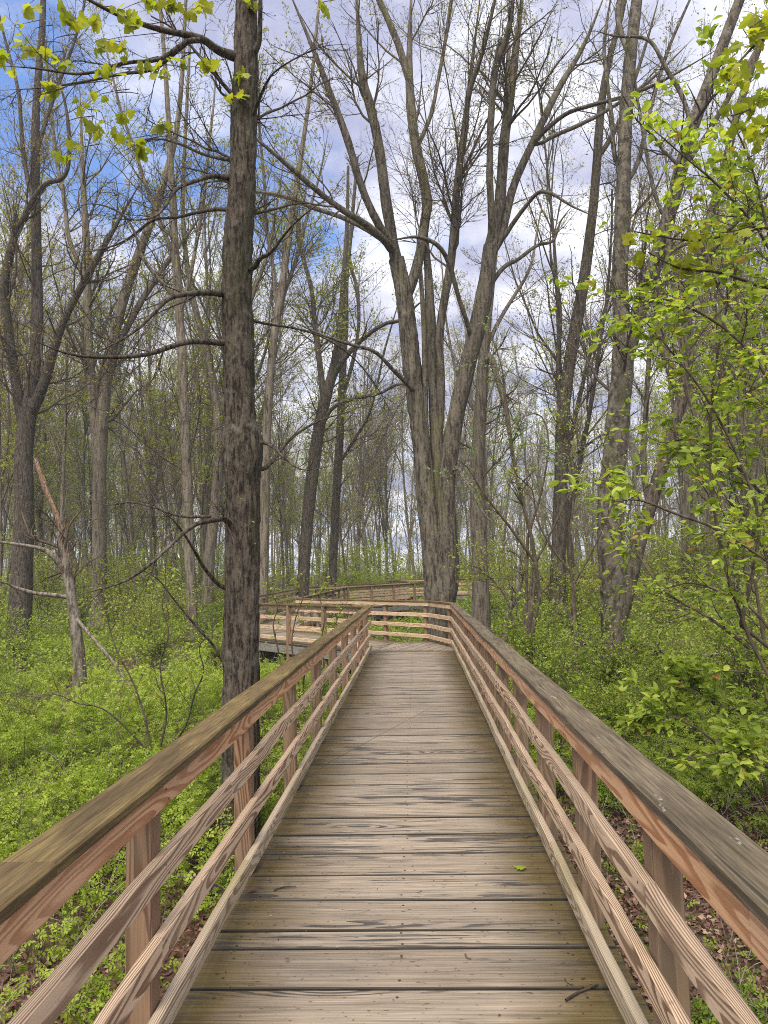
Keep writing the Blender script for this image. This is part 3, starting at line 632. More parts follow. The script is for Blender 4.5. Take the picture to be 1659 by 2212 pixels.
# T1: the straight dark trunk beside the left rail
t1, t1P, t1R = hero('maple_tree', 'thick straight dark brown trunk standing close beside the left handrail', 'tree', 5.3,
    [(518, 1800, 40), (520, 1450, 37), (523, 1250, 35), (525, 1060, 36), (524, 965, 43), (519, 900, 33), (515, 760, 33), (512, 640, 33), (515, 520, 32), (522, 420, 29), (525, 330, 29), (527, 240, 29), (531, 120, 26), (533, 0, 24), (536, -250, 21), (540, -600, 14)],
    [([(505, 122, 12), (470, 108, 10), (430, 82, 9), (340, 62, 7.5), (250, 30, 6), (150, -25, 5), (60, -80, 3)], -0.9),
     ([(440, 86, 7), (400, 92, 6), (345, 128, 5), (270, 136, 4.5), (180, 160, 4), (80, 148, 3.2), (0, 142, 2.4)], -0.6),
     ([(405, 92, 5), (370, 120, 5), (330, 150, 4.5), (260, 160, 4), (190, 175, 3.5), (90, 190, 2.5), (0, 195, 2)], 0.9),
     ([(540, 122, 9), (558, 95, 7), (562, 40, 6), (563, -40, 5), (570, -160, 4), (580, -300, 2.5), (590, -380, 2)], -0.4),
     ([(497, 385, 7), (460, 380, 6), (420, 392, 5), (380, 410, 4.5), (345, 460, 4), (300, 475, 3), (230, 470, 2)], -0.8),
     ([(495, 345, 5), (465, 340, 4), (430, 330, 3.5), (390, 312, 3), (340, 300, 2.5), (300, 310, 2), (250, 335, 1.5)], 0.8),
     ([(490, 635, 9), (450, 632, 7.5), (400, 636, 6.5), (360, 648, 6), (320, 690, 5), (270, 730, 4), (190, 770, 2.4)], -1.2),
     ([(375, 640, 5), (350, 610, 5), (310, 560, 4), (290, 500, 3.5), (260, 460, 3), (200, 440, 2), (140, 455, 1.4)], 0.8),
     ([(488, 742, 8), (440, 738, 7), (390, 742, 6.5), (320, 765, 6), (240, 772, 5), (150, 765, 4), (60, 730, 2.5)], -1.5),
     ([(490, 450, 5), (440, 456, 4), (380, 470, 3.5), (330, 476, 3.5), (270, 520, 3), (210, 540, 2.4), (150, 545, 1.6)], 1.2),
     ([(500, 1135, 9), (485, 1120, 8), (455, 1125, 6.5), (410, 1140, 5.5), (340, 1205, 5), (270, 1255, 4.5), (170, 1285, 3)], -1.3),
     ([(490, 1120, 5), (440, 1116, 4), (390, 1115, 3.2), (330, 1095, 2.8), (280, 1085, 2.4), (220, 1090, 2), (160, 1060, 1.4)], 0.9),
     ([(490, 1275, 6), (465, 1255, 5), (440, 1225, 4.2), (420, 1190, 3.5), (395, 1150, 3), (370, 1120, 2.4), (330, 1090, 1.8)], -0.8),
     ([(490, 1450, 3.5), (465, 1400, 3), (430, 1360, 2.8), (380, 1300, 2.4), (340, 1250, 2), (300, 1230, 1.6), (260, 1220, 1.2)], -0.6),
     ([(558, 1020, 5), (585, 1000, 5), (620, 955, 4), (660, 925, 3), (700, 905, 2.4), (750, 890, 1.8), (800, 870, 1.3)], 1.0),
     ([(552, 955, 5), (580, 960, 3.5), (610, 985, 2.6), (640, 1010, 2), (670, 1015, 1.6), (700, 1010, 1.3), (730, 1000, 1)], -0.5),
     ([(545, 590, 7), (560, 560, 6), (585, 545, 4), (620, 500, 3), (650, 470, 2.4), (690, 440, 1.8), (740, 420, 1.3)], -0.8),
     ([(540, 690, 4), (575, 700, 3), (640, 710, 2.6), (700, 730, 2.2), (760, 770, 2), (810, 830, 1.8), (850, 900, 1.3)], 1.5),
     ([(545, 260, 5), (555, 225, 4), (575, 180, 3), (600, 150, 2.4), (650, 120, 2), (700, 100, 1.6), (760, 95, 1.2)], -0.7)],
    BN, 'twig_dark', n2=120, n3=800, n4=2400, buds=900, budsize=0.022, seed=4, rough=0.012, trunk_t0=0.42, trunk2=0.08, l2=(0.2, 0.5), rtw=0.0018, up2=0.02, sides=84, ntr=260, ridge=.0075, rs=.03, limbr=.65)

# hanging maple leaf sprays of the near trunk, upper left
mb = MB(); rg = np.random.default_rng(8)
for (x, y, dy, m) in [(30, 55, .2, 4), (60, 95, .2, 5), (95, 110, .2, 5), (25, 135, .1, 5), (150, 35, .5, 8), (210, 55, .3, 4), (265, 20, .3, 4), (290, 55, .3, 6), (330, 5, .2, 7), (375, 12, .2, 7), (410, 30, .1, 4),
                      (215, 90, .3, 3), (265, 100, .3, 4), (140, 135, .2, 5), (235, 150, .3, 7), (305, 142, .2, 5), (350, 160, .2, 5), (390, 132, .1, 4), (455, 138, 0, 5), (520, 165, -.3, 7), (512, 210, -.3, 5), (545, 4, -.3, 5), (440, 2, -.2, 5),
                      (112, 200, .2, 6), (205, 200, .1, 3), (180, 235, .1, 5), (205, 275, 0, 6), (230, 285, 0, 4), (275, 245, 0, 3), (350, 268, 0, 7), (270, 300, 0, 4), (300, 318, 0, 7), (155, 305, .1, 3), (135, 342, .1, 5), (700, 5, -.4, 5), (60, 20, .3, 4)]:
    c = at(x, y, 4.9 - dy); n = int(m * 1.5); k = rg.normal(0, 0.035, (n, 3)); k[:, 2] *= 0.5
    d = rg.normal(0, 1, (n, 3)); d[:, 2] = -0.8
    leaves(mb, c + k, 0.078, MAPLE, d, 0.2, 0, rg, droop=0.35)
    top = c + np.array([rg.uniform(-.1, .1), rg.uniform(0, .2), rg.uniform(.10, .22)])
    seg = resample(np.array([top + (rg.uniform(-.25, .3), .1, .1), top, c]), 5); tube(mb, seg[None], np.linspace(.004, .0015, 5)[None], 4, 1)
mb.build('leaf_sprays', [M['leaf_maple'], M['twig_dark']], t1, False, np.array(t1.location))

# T2: the great many-stemmed tree behind the corner of the rails
t2, t2P, t2R = hero('maple_tree', 'huge grey tree forking into many tall stems right behind the corner of the rails', 'tree', 18.0,
    [(942, 1330, 26), (939, 1250, 23), (931, 1150, 21), (917, 1020, 19), (903, 900, 19), (890, 790, 19), (880, 700, 19), (870, 620, 18), (856, 560, 16)],
    [# the left stem's limbs
     ([(862, 590, 14), (848, 520, 12), (835, 440, 12), (820, 325, 11), (800, 230, 10), (780, 150, 10), (768, -60, 7)], -1.0),
     ([(856, 560, 13), (842, 520, 9), (815, 480, 9), (780, 400, 8), (750, 300, 8), (690, 140, 7), (620, -30, 5)], -1.6),
     ([(850, 545, 10), (830, 520, 8), (790, 485, 8), (720, 440, 6.5), (660, 390, 6), (590, 330, 5), (480, 240, 3)], -2.6),
     ([(838, 528, 6), (800, 500, 6), (740, 470, 5), (680, 450, 5), (620, 425, 4.5), (560, 415, 4), (430, 400, 2.5)], 2.0),
     ([(880, 640, 13), (905, 560, 11), (917, 480, 11), (922, 425, 11), (896, 300, 11), (884, 160, 10), (890, -40, 7)], 1.2),
     ([(884, 180, 8), (868, 120, 8), (850, 70, 7.5), (828, 20, 7), (800, -40, 6), (770, -100, 5), (720, -200, 3)], 0.4),
     ([(896, 330, 5), (930, 250, 4.5), (945, 180, 4), (960, 100, 4), (975, 0, 4), (985, -100, 3), (990, -200, 2)], 1.4),
     # the middle stems
     ([(956, 1280, 25), (952, 1130, 21), (945, 980, 15), (937, 850, 12), (932, 735, 11), (925, 600, 9), (918, 480, 6), (912, 360, 1.5)], 0.5),
     ([(922, 1010, 3), (920, 880, 5), (918, 800, 6), (916, 720, 5.5), (912, 640, 5), (906, 560, 4), (895, 460, 1.5)], -0.6),
     ([(946, 985, 7), (953, 850, 9), (950, 715, 9), (975, 560, 9), (985, 430, 8.5), (1000, 300, 8), (1040, -30, 6)], -0.8),
     ([(985, 440, 5), (992, 380, 5.5), (1005, 290, 5.5), (1014, 200, 5.5), (1040, 120, 5), (1060, 40, 4.5), (1085, -60, 3)], -2.0),
     # the right stem and its limbs
     ([(970, 1330, 25), (967, 1180, 22), (964, 1050, 19), (985, 900, 18), (1015, 770, 18), (1043, 650, 18), (1060, 530, 15)], -0.6),
     ([(1060, 540, 15), (1072, 470, 13), (1082, 420, 12), (1090, 300, 11), (1103, 200, 10), (1115, 100, 9), (1135, -60, 7)], 0.6),
     ([(1058, 540, 9), (1062, 480, 8), (1058, 380, 7.5), (1060, 270, 7.5), (1070, 150, 8), (1100, 60, 7), (1115, -60, 5)], -1.4),
     ([(1070, 550, 9), (1090, 480, 9), (1110, 400, 8.5), (1150, 310, 8), (1205, 195, 7), (1260, 100, 5.5), (1310, -20, 4)], 1.5),
     ([(1150, 312, 5), (1180, 280, 5), (1225, 245, 4.5), (1285, 225, 4.5), (1360, 205, 4), (1440, 170, 3.5), (1560, 100, 2)], -1.8),
     ([(1158, 318, 4), (1190, 297, 4.5), (1240, 275, 4.5), (1300, 245, 4), (1370, 200, 3.5), (1430, 150, 3), (1500, 80, 2)], 1.8),
     ([(1080, 525, 6), (1110, 480, 5), (1140, 440, 4), (1165, 415, 4), (1195, 420, 3.6), (1235, 445, 3), (1290, 470, 2)], -1.5),
     ([(1045, 640, 5), (1085, 580, 5), (1120, 560, 4), (1160, 530, 4), (1195, 520, 3), (1210, 480, 2.4), (1240, 440, 1.6)], 1.0),
     ([(1020, 740, 6), (1010, 700, 5), (990, 640, 5), (970, 570, 5), (945, 530, 5), (900, 512, 4), (840, 520, 3)], -1.8),
     ([(905, 860, 5), (880, 830, 5), (850, 800, 4.5), (810, 760, 4), (760, 745, 3.5), (700, 725, 3), (620, 690, 2)], -2.2),
     ([(960, 1040, 4), (985, 1010, 4), (1000, 1030, 4), (1020, 1060, 3.5), (1040, 1100, 3), (1055, 1120, 2), (1075, 1135, 1.5)], -1.6)],
    BG, 'twig', n2=130, n3=1150, n4=7000, buds=10000, budsize=0.05, seed=21, rough=0.02, sides=60, trunk_t0=0.4, trunk2=0.0, l2=(0.22, 0.6), rtw=0.0032, limb_t0=.45, nospawn=(7, 8, 11, 19, 21), flare=1.25, ntr=160, ridge=.016, rs=.07)

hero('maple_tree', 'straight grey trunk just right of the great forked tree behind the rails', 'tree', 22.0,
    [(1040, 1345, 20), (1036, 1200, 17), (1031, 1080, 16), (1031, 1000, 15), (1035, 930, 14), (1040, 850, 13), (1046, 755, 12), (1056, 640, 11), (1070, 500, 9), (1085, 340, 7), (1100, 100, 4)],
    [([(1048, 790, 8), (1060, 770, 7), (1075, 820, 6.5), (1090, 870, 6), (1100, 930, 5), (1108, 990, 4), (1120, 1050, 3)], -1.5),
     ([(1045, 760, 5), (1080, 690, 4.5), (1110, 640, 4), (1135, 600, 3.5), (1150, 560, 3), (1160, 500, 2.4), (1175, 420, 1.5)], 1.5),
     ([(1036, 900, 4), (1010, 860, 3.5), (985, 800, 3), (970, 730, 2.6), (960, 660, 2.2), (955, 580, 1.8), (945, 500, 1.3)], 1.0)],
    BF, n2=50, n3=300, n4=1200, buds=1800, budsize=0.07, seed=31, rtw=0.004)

# T4: tall smooth trunk on the right with a long leaning second stem
hero('maple_tree', 'tall pale mottled trunk right of the boardwalk, its second stem leaning far right', 'tree', 16.0,
    [(1332, 1400, 30), (1325, 1290, 27), (1318, 1180, 26), (1318, 1080, 26), (1328, 980, 24), (1337, 880, 24), (1345, 790, 22), (1342, 700, 18), (1340, 600, 16), (1345, 480, 17), (1347, 380, 15), (1352, 260, 14), (1362, 120, 13), (1376, 0, 12), (1400, -200, 9), (1430, -450, 5)],
    [([(1340, 830, 18), (1362, 740, 17), (1392, 640, 16), (1430, 520, 15), (1462, 400, 14), (1498, 270, 13), (1598, 0, 11)], -1.2),
     ([(1590, 20, 10), (1640, -90, 8), (1690, -200, 7), (1740, -320, 6), (1790, -430, 5), (1840, -520, 4), (1900, -600, 2)], -0.6),
     ([(1362, 120, 7), (1348, 90, 6), (1335, 40, 6), (1338, 0, 5.5), (1345, -60, 5), (1350, -140, 4), (1352, -260, 2.5)], 0.8),
     ([(1340, 380, 5), (1325, 320, 5), (1322, 260, 4.5), (1312, 180, 4), (1305, 110, 4), (1312, 40, 3.4), (1330, -60, 2.5)], 0.9),
     ([(1352, 400, 6), (1378, 350, 5), (1395, 280, 4.5), (1420, 180, 4), (1450, 90, 3.6), (1490, 0, 3), (1530, -90, 2)], 0.8),
     ([(1465, 390, 6), (1500, 330, 5), (1540, 270, 5), (1580, 200, 5), (1610, 150, 4.5), (1660, 60, 4), (1730, -60, 2.5)], 0.9),
     ([(1440, 480, 5), (1415, 420, 4.5), (1400, 350, 4), (1385, 260, 3.5), (1372, 180, 3), (1365, 80, 2.5), (1350, -20, 1.6)], 1.2),
     ([(1495, 270, 5), (1470, 200, 5), (1440, 150, 4.5), (1410, 95, 4), (1380, 80, 3.5), (1330, 78, 3), (1280, 65, 2)], 0.9)],
    BS, 'twig_dark', n2=80, n3=480, n4=1700, buds=2800, budsize=0.05, seed=41, rtw=0.0032, trunk2=0.15, sides=48, rough=0.015, ntr=140, ridge=.008, rs=.06)

hero('maple_tree', 'slim rough dark trunk leaning right, left of the pale mottled trunk', 'tree', 20.0,
    [(1203, 1310, 16), (1207, 1180, 15), (1211, 1050, 14), (1216, 900, 14), (1228, 800, 13), (1244, 705, 13), (1262, 600, 12), (1273, 520, 11), (1283, 430, 10), (1290, 340, 9.5), (1300, 220, 8.5), (1318, 120, 7), (1345, 20, 6), (1370, -150, 4), (1390, -350, 2.5)],
    [([(1300, 330, 6), (1318, 300, 5.5), (1335, 270, 5), (1355, 220, 4.5), (1375, 160, 4), (1400, 80, 3.5), (1430, -30, 2)], 0.9),
     ([(1214, 930, 6), (1208, 850, 5.5), (1205, 770, 5), (1210, 700, 5), (1205, 620, 4), (1190, 560, 3.5), (1190, 480, 2)], 0.7),
     ([(1212, 1010, 4), (1240, 985, 3.5), (1270, 960, 3), (1300, 940, 2.6), (1330, 930, 2.2), (1360, 900, 1.8), (1390, 880, 1.3)], -1.2)],
    BD, 'twig_dark', n2=60, n3=400, n4=1400, buds=1700, budsize=0.06, seed=43, rtw=0.0035)

hero('maple_tree', 'dark slender trunk slanting up to the right behind the bright leaves', 'tree', 12.0,
    [(1360, 1260, 15), (1385, 1160, 14), (1420, 1040, 14), (1452, 930, 13), (1480, 830, 13), (1480, 730, 11), (1495, 620, 10), (1525, 500, 9), (1560, 380, 8.5), (1592, 250, 8), (1630, 130, 7), (1680, 0, 5), (1740, -150, 3)],
    [([(1470, 860, 9), (1440, 780, 8), (1420, 700, 8), (1430, 620, 7), (1445, 540, 6), (1440, 460, 5), (1460, 360, 3)], 0.7),
     ([(1500, 600, 6), (1540, 540, 5.5), (1590, 480, 5), (1640, 440, 4), (1690, 380, 3.5), (1730, 330, 3), (1770, 260, 2)], -1.0),
     ([(1400, 1100, 6), (1390, 1000, 6), (1395, 900, 5.5), (1400, 800, 5), (1410, 700, 4.5), (1440, 600, 4), (1450, 520, 3)], 1.0)],
    BD, 'twig_dark', n2=50, n3=300, n4=1000, buds=900, budsize=0.045, seed=44, rtw=0.003)

# trunks on the left
hero('maple_tree', 'rough dark trunk at the far left edge, forking under golden buds', 'tree', 21.0,
    [(42, 1350, 25), (48, 1230, 22), (52, 1100, 20), (52, 980, 19), (60, 900, 18), (72, 830, 16), (80, 720, 13), (80, 600, 11), (78, 480, 11), (76, 340, 10), (80, 200, 8), (92, 50, 7), (95, -150, 5), (100, -400, 3)],
    [([(62, 900, 14), (90, 840, 12), (112, 770, 10), (135, 700, 8.5), (175, 620, 7.5), (220, 540, 8), (300, 400, 5)], -1.0),
     ([(50, 920, 13), (35, 830, 11), (22, 740, 10), (10, 650, 10), (14, 580, 9.5), (35, 490, 9), (28, 440, 4)], -0.8),
     ([(36, 500, 6), (60, 455, 7), (95, 400, 6), (140, 380, 5), (150, 310, 4), (140, 220, 3.5), (110, 130, 2)], -0.8),
     ([(78, 450, 6), (60, 390, 5), (48, 300, 4.5), (40, 200, 4), (20, 120, 3.4), (0, 40, 3), (-20, -60, 2)], 0.7),
     ([(78, 330, 5), (100, 260, 4.5), (120, 200, 4), (150, 120, 3.4), (175, 40, 3), (190, -40, 2.4), (200, -120, 1.6)], 0.8)],
    BN, 'twig', n2=110, n3=800, n4=3200, buds=6500, budsize=0.06, budmat='bud_gold', seed=51, rtw=0.003)
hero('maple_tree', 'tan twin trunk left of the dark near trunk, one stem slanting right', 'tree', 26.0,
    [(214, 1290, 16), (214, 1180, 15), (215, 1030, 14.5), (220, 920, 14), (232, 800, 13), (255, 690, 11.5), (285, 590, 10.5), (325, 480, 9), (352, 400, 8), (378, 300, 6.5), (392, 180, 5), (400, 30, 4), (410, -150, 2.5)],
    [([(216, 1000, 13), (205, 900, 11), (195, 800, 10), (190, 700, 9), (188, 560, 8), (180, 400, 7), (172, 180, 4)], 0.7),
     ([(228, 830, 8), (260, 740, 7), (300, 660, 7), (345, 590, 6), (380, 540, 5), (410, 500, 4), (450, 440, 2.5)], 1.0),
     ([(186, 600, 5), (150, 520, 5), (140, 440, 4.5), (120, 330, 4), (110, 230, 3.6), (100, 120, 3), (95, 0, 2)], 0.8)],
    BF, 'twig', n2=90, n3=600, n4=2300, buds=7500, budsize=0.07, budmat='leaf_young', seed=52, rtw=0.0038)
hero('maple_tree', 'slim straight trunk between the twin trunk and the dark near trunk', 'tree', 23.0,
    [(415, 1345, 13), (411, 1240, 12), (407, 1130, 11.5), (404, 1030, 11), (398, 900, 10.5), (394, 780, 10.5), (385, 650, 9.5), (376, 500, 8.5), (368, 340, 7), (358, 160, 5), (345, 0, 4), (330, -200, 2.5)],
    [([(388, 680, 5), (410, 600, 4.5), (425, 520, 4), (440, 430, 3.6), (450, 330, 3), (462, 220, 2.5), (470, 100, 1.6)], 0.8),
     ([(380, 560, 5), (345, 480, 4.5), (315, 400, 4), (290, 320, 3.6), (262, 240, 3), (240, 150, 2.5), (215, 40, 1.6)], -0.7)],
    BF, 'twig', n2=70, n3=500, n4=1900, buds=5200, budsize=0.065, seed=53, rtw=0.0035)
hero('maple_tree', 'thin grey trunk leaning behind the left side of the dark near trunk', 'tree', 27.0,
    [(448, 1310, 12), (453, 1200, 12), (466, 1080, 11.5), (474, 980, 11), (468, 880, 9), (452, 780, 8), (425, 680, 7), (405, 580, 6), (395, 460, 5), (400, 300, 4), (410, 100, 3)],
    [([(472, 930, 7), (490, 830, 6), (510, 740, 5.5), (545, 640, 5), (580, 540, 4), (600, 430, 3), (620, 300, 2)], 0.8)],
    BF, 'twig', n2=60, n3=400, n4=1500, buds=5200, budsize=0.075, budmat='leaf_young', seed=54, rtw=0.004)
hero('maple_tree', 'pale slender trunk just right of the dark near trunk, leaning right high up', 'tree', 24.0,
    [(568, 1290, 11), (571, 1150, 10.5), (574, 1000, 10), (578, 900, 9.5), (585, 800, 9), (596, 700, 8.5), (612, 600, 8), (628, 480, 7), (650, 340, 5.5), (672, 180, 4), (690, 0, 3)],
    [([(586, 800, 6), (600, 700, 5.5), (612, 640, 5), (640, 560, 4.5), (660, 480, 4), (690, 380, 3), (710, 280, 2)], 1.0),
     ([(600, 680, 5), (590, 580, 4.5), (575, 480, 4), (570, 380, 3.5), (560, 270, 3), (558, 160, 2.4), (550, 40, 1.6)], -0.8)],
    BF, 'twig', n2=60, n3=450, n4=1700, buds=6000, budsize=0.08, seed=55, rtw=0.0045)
hero('maple_tree', 'dark trunk leaning right beyond the far rail, with yellow green crown', 'tree', 30.0,
    [(655, 1255, 13), (662, 1150, 13), (672, 1050, 13), (688, 930, 13), (706, 850, 12), (722, 790, 10), (735, 700, 7), (742, 600, 5.5), (750, 480, 4.5), (752, 360, 3)],
    [([(700, 870, 8), (690, 780, 7), (680, 700, 6), (672, 620, 5), (650, 540, 4), (640, 460, 3), (630, 380, 2)], 1.0),
     ([(712, 830, 7), (740, 780, 6), (780, 735, 5.5), (830, 700, 4.5), (870, 690, 3.5), (900, 660, 2.8), (930, 640, 2)], -1.5),
     ([(690, 930, 5), (720, 880, 4.5), (770, 860, 4), (820, 850, 3.5), (860, 830, 3), (900, 840, 2.4), (930, 860, 1.6)], -1.5)],
    BD, 'twig', n2=80, n3=600, n4=2200, buds=7000, budsize=0.10, budmat='leaf_young', seed=56, rtw=0.005)
hero('maple_tree', 'upright rough trunk with peeling foot standing just behind the far rail', 'tree', 33.0,
    [(717, 1275, 9), (721, 1180, 9), (726, 1080, 9), (732, 980, 9), (737, 880, 8.5), (741, 790, 8), (746, 700, 7), (748, 600, 6), (760, 480, 4.5), (772, 340, 3)],
    [([(738, 860, 5), (760, 790, 4.5), (775, 700, 4), (770, 620, 4), (755, 560, 3.5), (765, 480, 2.8), (790, 400, 1.8)], 1.0),
     ([(735, 1000, 4), (765, 950, 3.5), (795, 900, 3), (815, 830, 2.8), (830, 760, 2.4), (850, 690, 2), (870, 620, 1.4)], -1.0)],
    BD, 'twig', n2=50, n3=400, n4=1500, buds=2500, budsize=0.09, seed=57, rtw=0.005)

# the broken snag on the left
def snag():
    rg = np.random.default_rng(61)
    P, Rr = px_line([(172, 1425, 13), (160, 1330, 11), (148, 1250, 11), (140, 1205, 13), (134, 1160, 10), (132, 1135, 5)], 13.0, n=22)
    b = np.array((P[0][0], P[0][1], float(ground_z(P[0][0], P[0][1])) - .1)); P = np.vstack((b[None], P)); Rr = np.concatenate(([Rr[0] * 1.3], Rr))
    loc = np.array((b[0], b[1], b[2] + .1)); root = empty('dead_snag', loc, 'pale broken dead trunk with torn reddish top among the green at the left', 'dead tree')
    mb = MB(); tube(mb, P[None], Rr[None], 16, 0, .06, rg)
    for pts in ([(146, 1240, 8), (120, 1205, 8), (90, 1185, 4.5), (50, 1178, 3.6), (10, 1172, 3), (-40, 1170, 2.6), (-90, 1180, 2)], [(150, 1290, 5), (115, 1285, 4.5), (80, 1282, 4), (50, 1275, 4), (30, 1268, 3), (15, 1260, 2.4), (0, 1258, 2)],
                [(160, 1330, 4), (185, 1360, 4), (210, 1390, 3.6), (240, 1425, 3.2), (265, 1460, 2.8), (290, 1500, 2.2), (310, 1540, 2)]):
        q, r = px_line(pts, 13.0, 12.4, 14); tube(mb, q[None], r[None], 8, 0, .05, rg)
    mb.build('trunk', [M['dead_bark']], root, True, loc)
    mb = MB()                                   # torn heartwood: long splinters round the break, on the side that faces the path
    f = P[14] - P[15]
    for k in range(26):
        i = rg.integers(11, 21); a = rg.uniform(-2.6, 0.2); r = Rr[i] * rg.uniform(.85, 1.08)
        c = P[i] + np.array([math.cos(a) * r, math.sin(a) * r, 0]); L = rg.uniform(.12, .34)
        q = resample(np.array([c - (0, 0, L * .5), c + (math.cos(a) * .012, math.sin(a) * .012, 0), c + (rg.normal(0, .03), rg.normal(0, .03), L * .6)]), 5)
        tube(mb, q[None], np.array([[.004, .016, .017, .011, .002]]) * rg.uniform(.6, 1.2), 5, 0, .1, rg)
    mb.build('split_wood', [M['bare_wood']], root, False, loc)
    root2 = None
    P2, R2 = px_line([(133, 1150, 5), (118, 1100, 5), (100, 1060, 6), (86, 1020, 5), (76, 990, 3)], 13.0, 13.3, 12)
    mb = MB(); tube(mb, P2[None], R2[None], 8, 0, .12, rg); mb.build('broken_top', [M['bare_wood']], root, False, loc)
    B, BR = spawn(P[None, 4:], Rr[None, 4:], 12, .1, .9, .6, 1.2, .5, 1.3, .3, 8, .02, .2, rg, .006, rel=False); mb = MB(); tube(mb, B, BR, 5)
    D, DR = spawn(B, BR, 60, .1, 1, .4, 1.1, .3, .7, .6, 5, 0, .2, rg, .003); tube(mb, D, DR, 4)
    mb.build('dead_twigs', [M['twig']], root, True, loc)
snag()

# ---------------------------------------------------------------- understory saplings and the leafy branches on the right
def leafy(name, label, cat, stems, base, bark, leafmat, lsize, nb, ntw, nleaf, seed, lb=(0.25, 0.6), tmpl=BROAD, flat=0.55, groupname=None, extra=(), t0=0.2, upb=0.03, rstem=0.0022):
    rg = np.random.default_rng(seed); base = np.array((base[0], base[1], float(ground_z(base[0], base[1]))))
    root = empty(name, base, label, cat, groupname); S, SR = [], []
    for pts, Y0, Y1 in stems:
        q, r = px_line(pts, Y0, Y1, 16); r = r * .6; S.append(q); SR.append(r)
    S, SR = np.array(S), np.array(SR); mb = MB(); tube(mb, S, SR, 8, 0, .03, rg)
    for i in range(len(S)):                                   # carry each stem down to the stool it grows from
        if S[i][0][2] > base[2] + .05 and i in extra:
            q = resample(np.array([base - (0, 0, .1), base * .45 + S[i][0] * .55 + (0, 0, .15), S[i][0]]), 9)
            tube(mb, q[None], np.linspace(SR[i][0] * 1.5, SR[i][0], 9)[None], 8, 0, .03, rg)
    mb.build('stems', [bark], root, True, base)
    B, BR = spawn(S, SR, nb, t0, 1, .4, 1.1, lb[0], lb[1], .5, 7, upb, .12, rg, rstem * 1.4, rel=False)
    D, DR = spawn(B, BR, ntw, .1, 1, .4, 1.0, lb[0] * .35, lb[1] * .45, .6, 5, upb, .12, rg, rstem * .7, rel=False)
    cb = MB(); tube(cb, B, BR, 5, 0); tube(cb, D, DR, 4, 0)
    pos, dr = ends(np.concatenate((D, )), nleaf, 0.05, rg); leaves(cb, pos, lsize, tmpl, dr, flat, 1, rg, droop=.12)
    pos, dr = ends(D, len(D), .95, rg); leaves(cb, pos, lsize * .8, tmpl, dr, flat, 1, rg, droop=.1)
    cb.build('foliage', [M['twig'], M[leafmat]], root, False, base)
    return root

leafy('understory_tree', 'bright green broad-leaved young tree arching in over the right side of the path', 'tree',
    [([(1720, 1560, 7), (1620, 1380, 6.5), (1550, 1150, 6), (1535, 900, 5), (1570, 660, 4), (1640, 420, 3)], 5.6, 5.9),
     ([(1800, 1400, 6), (1700, 1250, 5), (1560, 1150, 4.4), (1460, 1110, 5), (1380, 1080, 4), (1320, 1085, 2)], 5.6, 5.0),
     ([(1600, 1350, 7), (1640, 1150, 6), (1600, 1000, 5), (1520, 850, 4), (1450, 760, 3), (1390, 690, 2)], 5.7, 5.3),
     ([(1750, 1100, 7), (1690, 880, 6), (1600, 740, 5), (1480, 660, 4), (1370, 640, 3), (1270, 655, 1.6)], 5.6, 5.2),
     ([(1760, 900, 7), (1700, 640, 6), (1640, 500, 5), (1550, 400, 4), (1480, 340, 3), (1400, 270, 1.6)], 5.5, 5.0),
     ([(1760, 1000, 7), (1720, 760, 6), (1680, 600, 5), (1640, 420, 4), (1600, 300, 3), (1540, 210, 1.6)], 5.9, 5.6),
     ([(1780, 1400, 7), (1720, 1180, 6), (1640, 1060, 5), (1570, 990, 4), (1500, 950, 3), (1420, 960, 1.6)], 6.4, 6.2),
     ([(1760, 1500, 7), (1700, 1420, 6), (1640, 1330, 5), (1580, 1290, 4), (1500, 1260, 3), (1440, 1270, 1.6)], 6.4, 6.6)],
    (4.2, 6.0), M['twig'], 'leaf_bright', 0.085, 150, 700, 2500, 71, lb=(.22, .62), extra=(0, 1, 2, 3, 4, 5, 6, 7), t0=.12)
leafy('understory_tree', 'thicker screen of fresh green leaves at the right edge behind the arching young tree', 'tree',
    [([(1670, 1500, 6), (1630, 1250, 5.5), (1600, 1000, 5), (1610, 800, 4.5), (1590, 600, 4), (1620, 430, 2.5)], 8.0, 8.2),
     ([(1700, 1400, 8), (1660, 1200, 7), (1560, 1060, 5), (1500, 900, 4), (1470, 760, 3), (1440, 600, 2)], 8.0, 8.6),
     ([(1720, 1500, 8), (1640, 1420, 6), (1540, 1340, 5), (1440, 1280, 4), (1380, 1200, 3), (1340, 1120, 2)], 8.2, 9.0),
     ([(1740, 1200, 8), (1700, 950, 6), (1650, 760, 5), (1560, 640, 4), (1520, 520, 3), (1490, 430, 2)], 8.0, 8.4)],
    (5.6, 8.2), M['twig'], 'leaf_bright', 0.085, 150, 640, 1500, 72, lb=(.3, .8), extra=(0, 1, 2, 3), t0=.1)
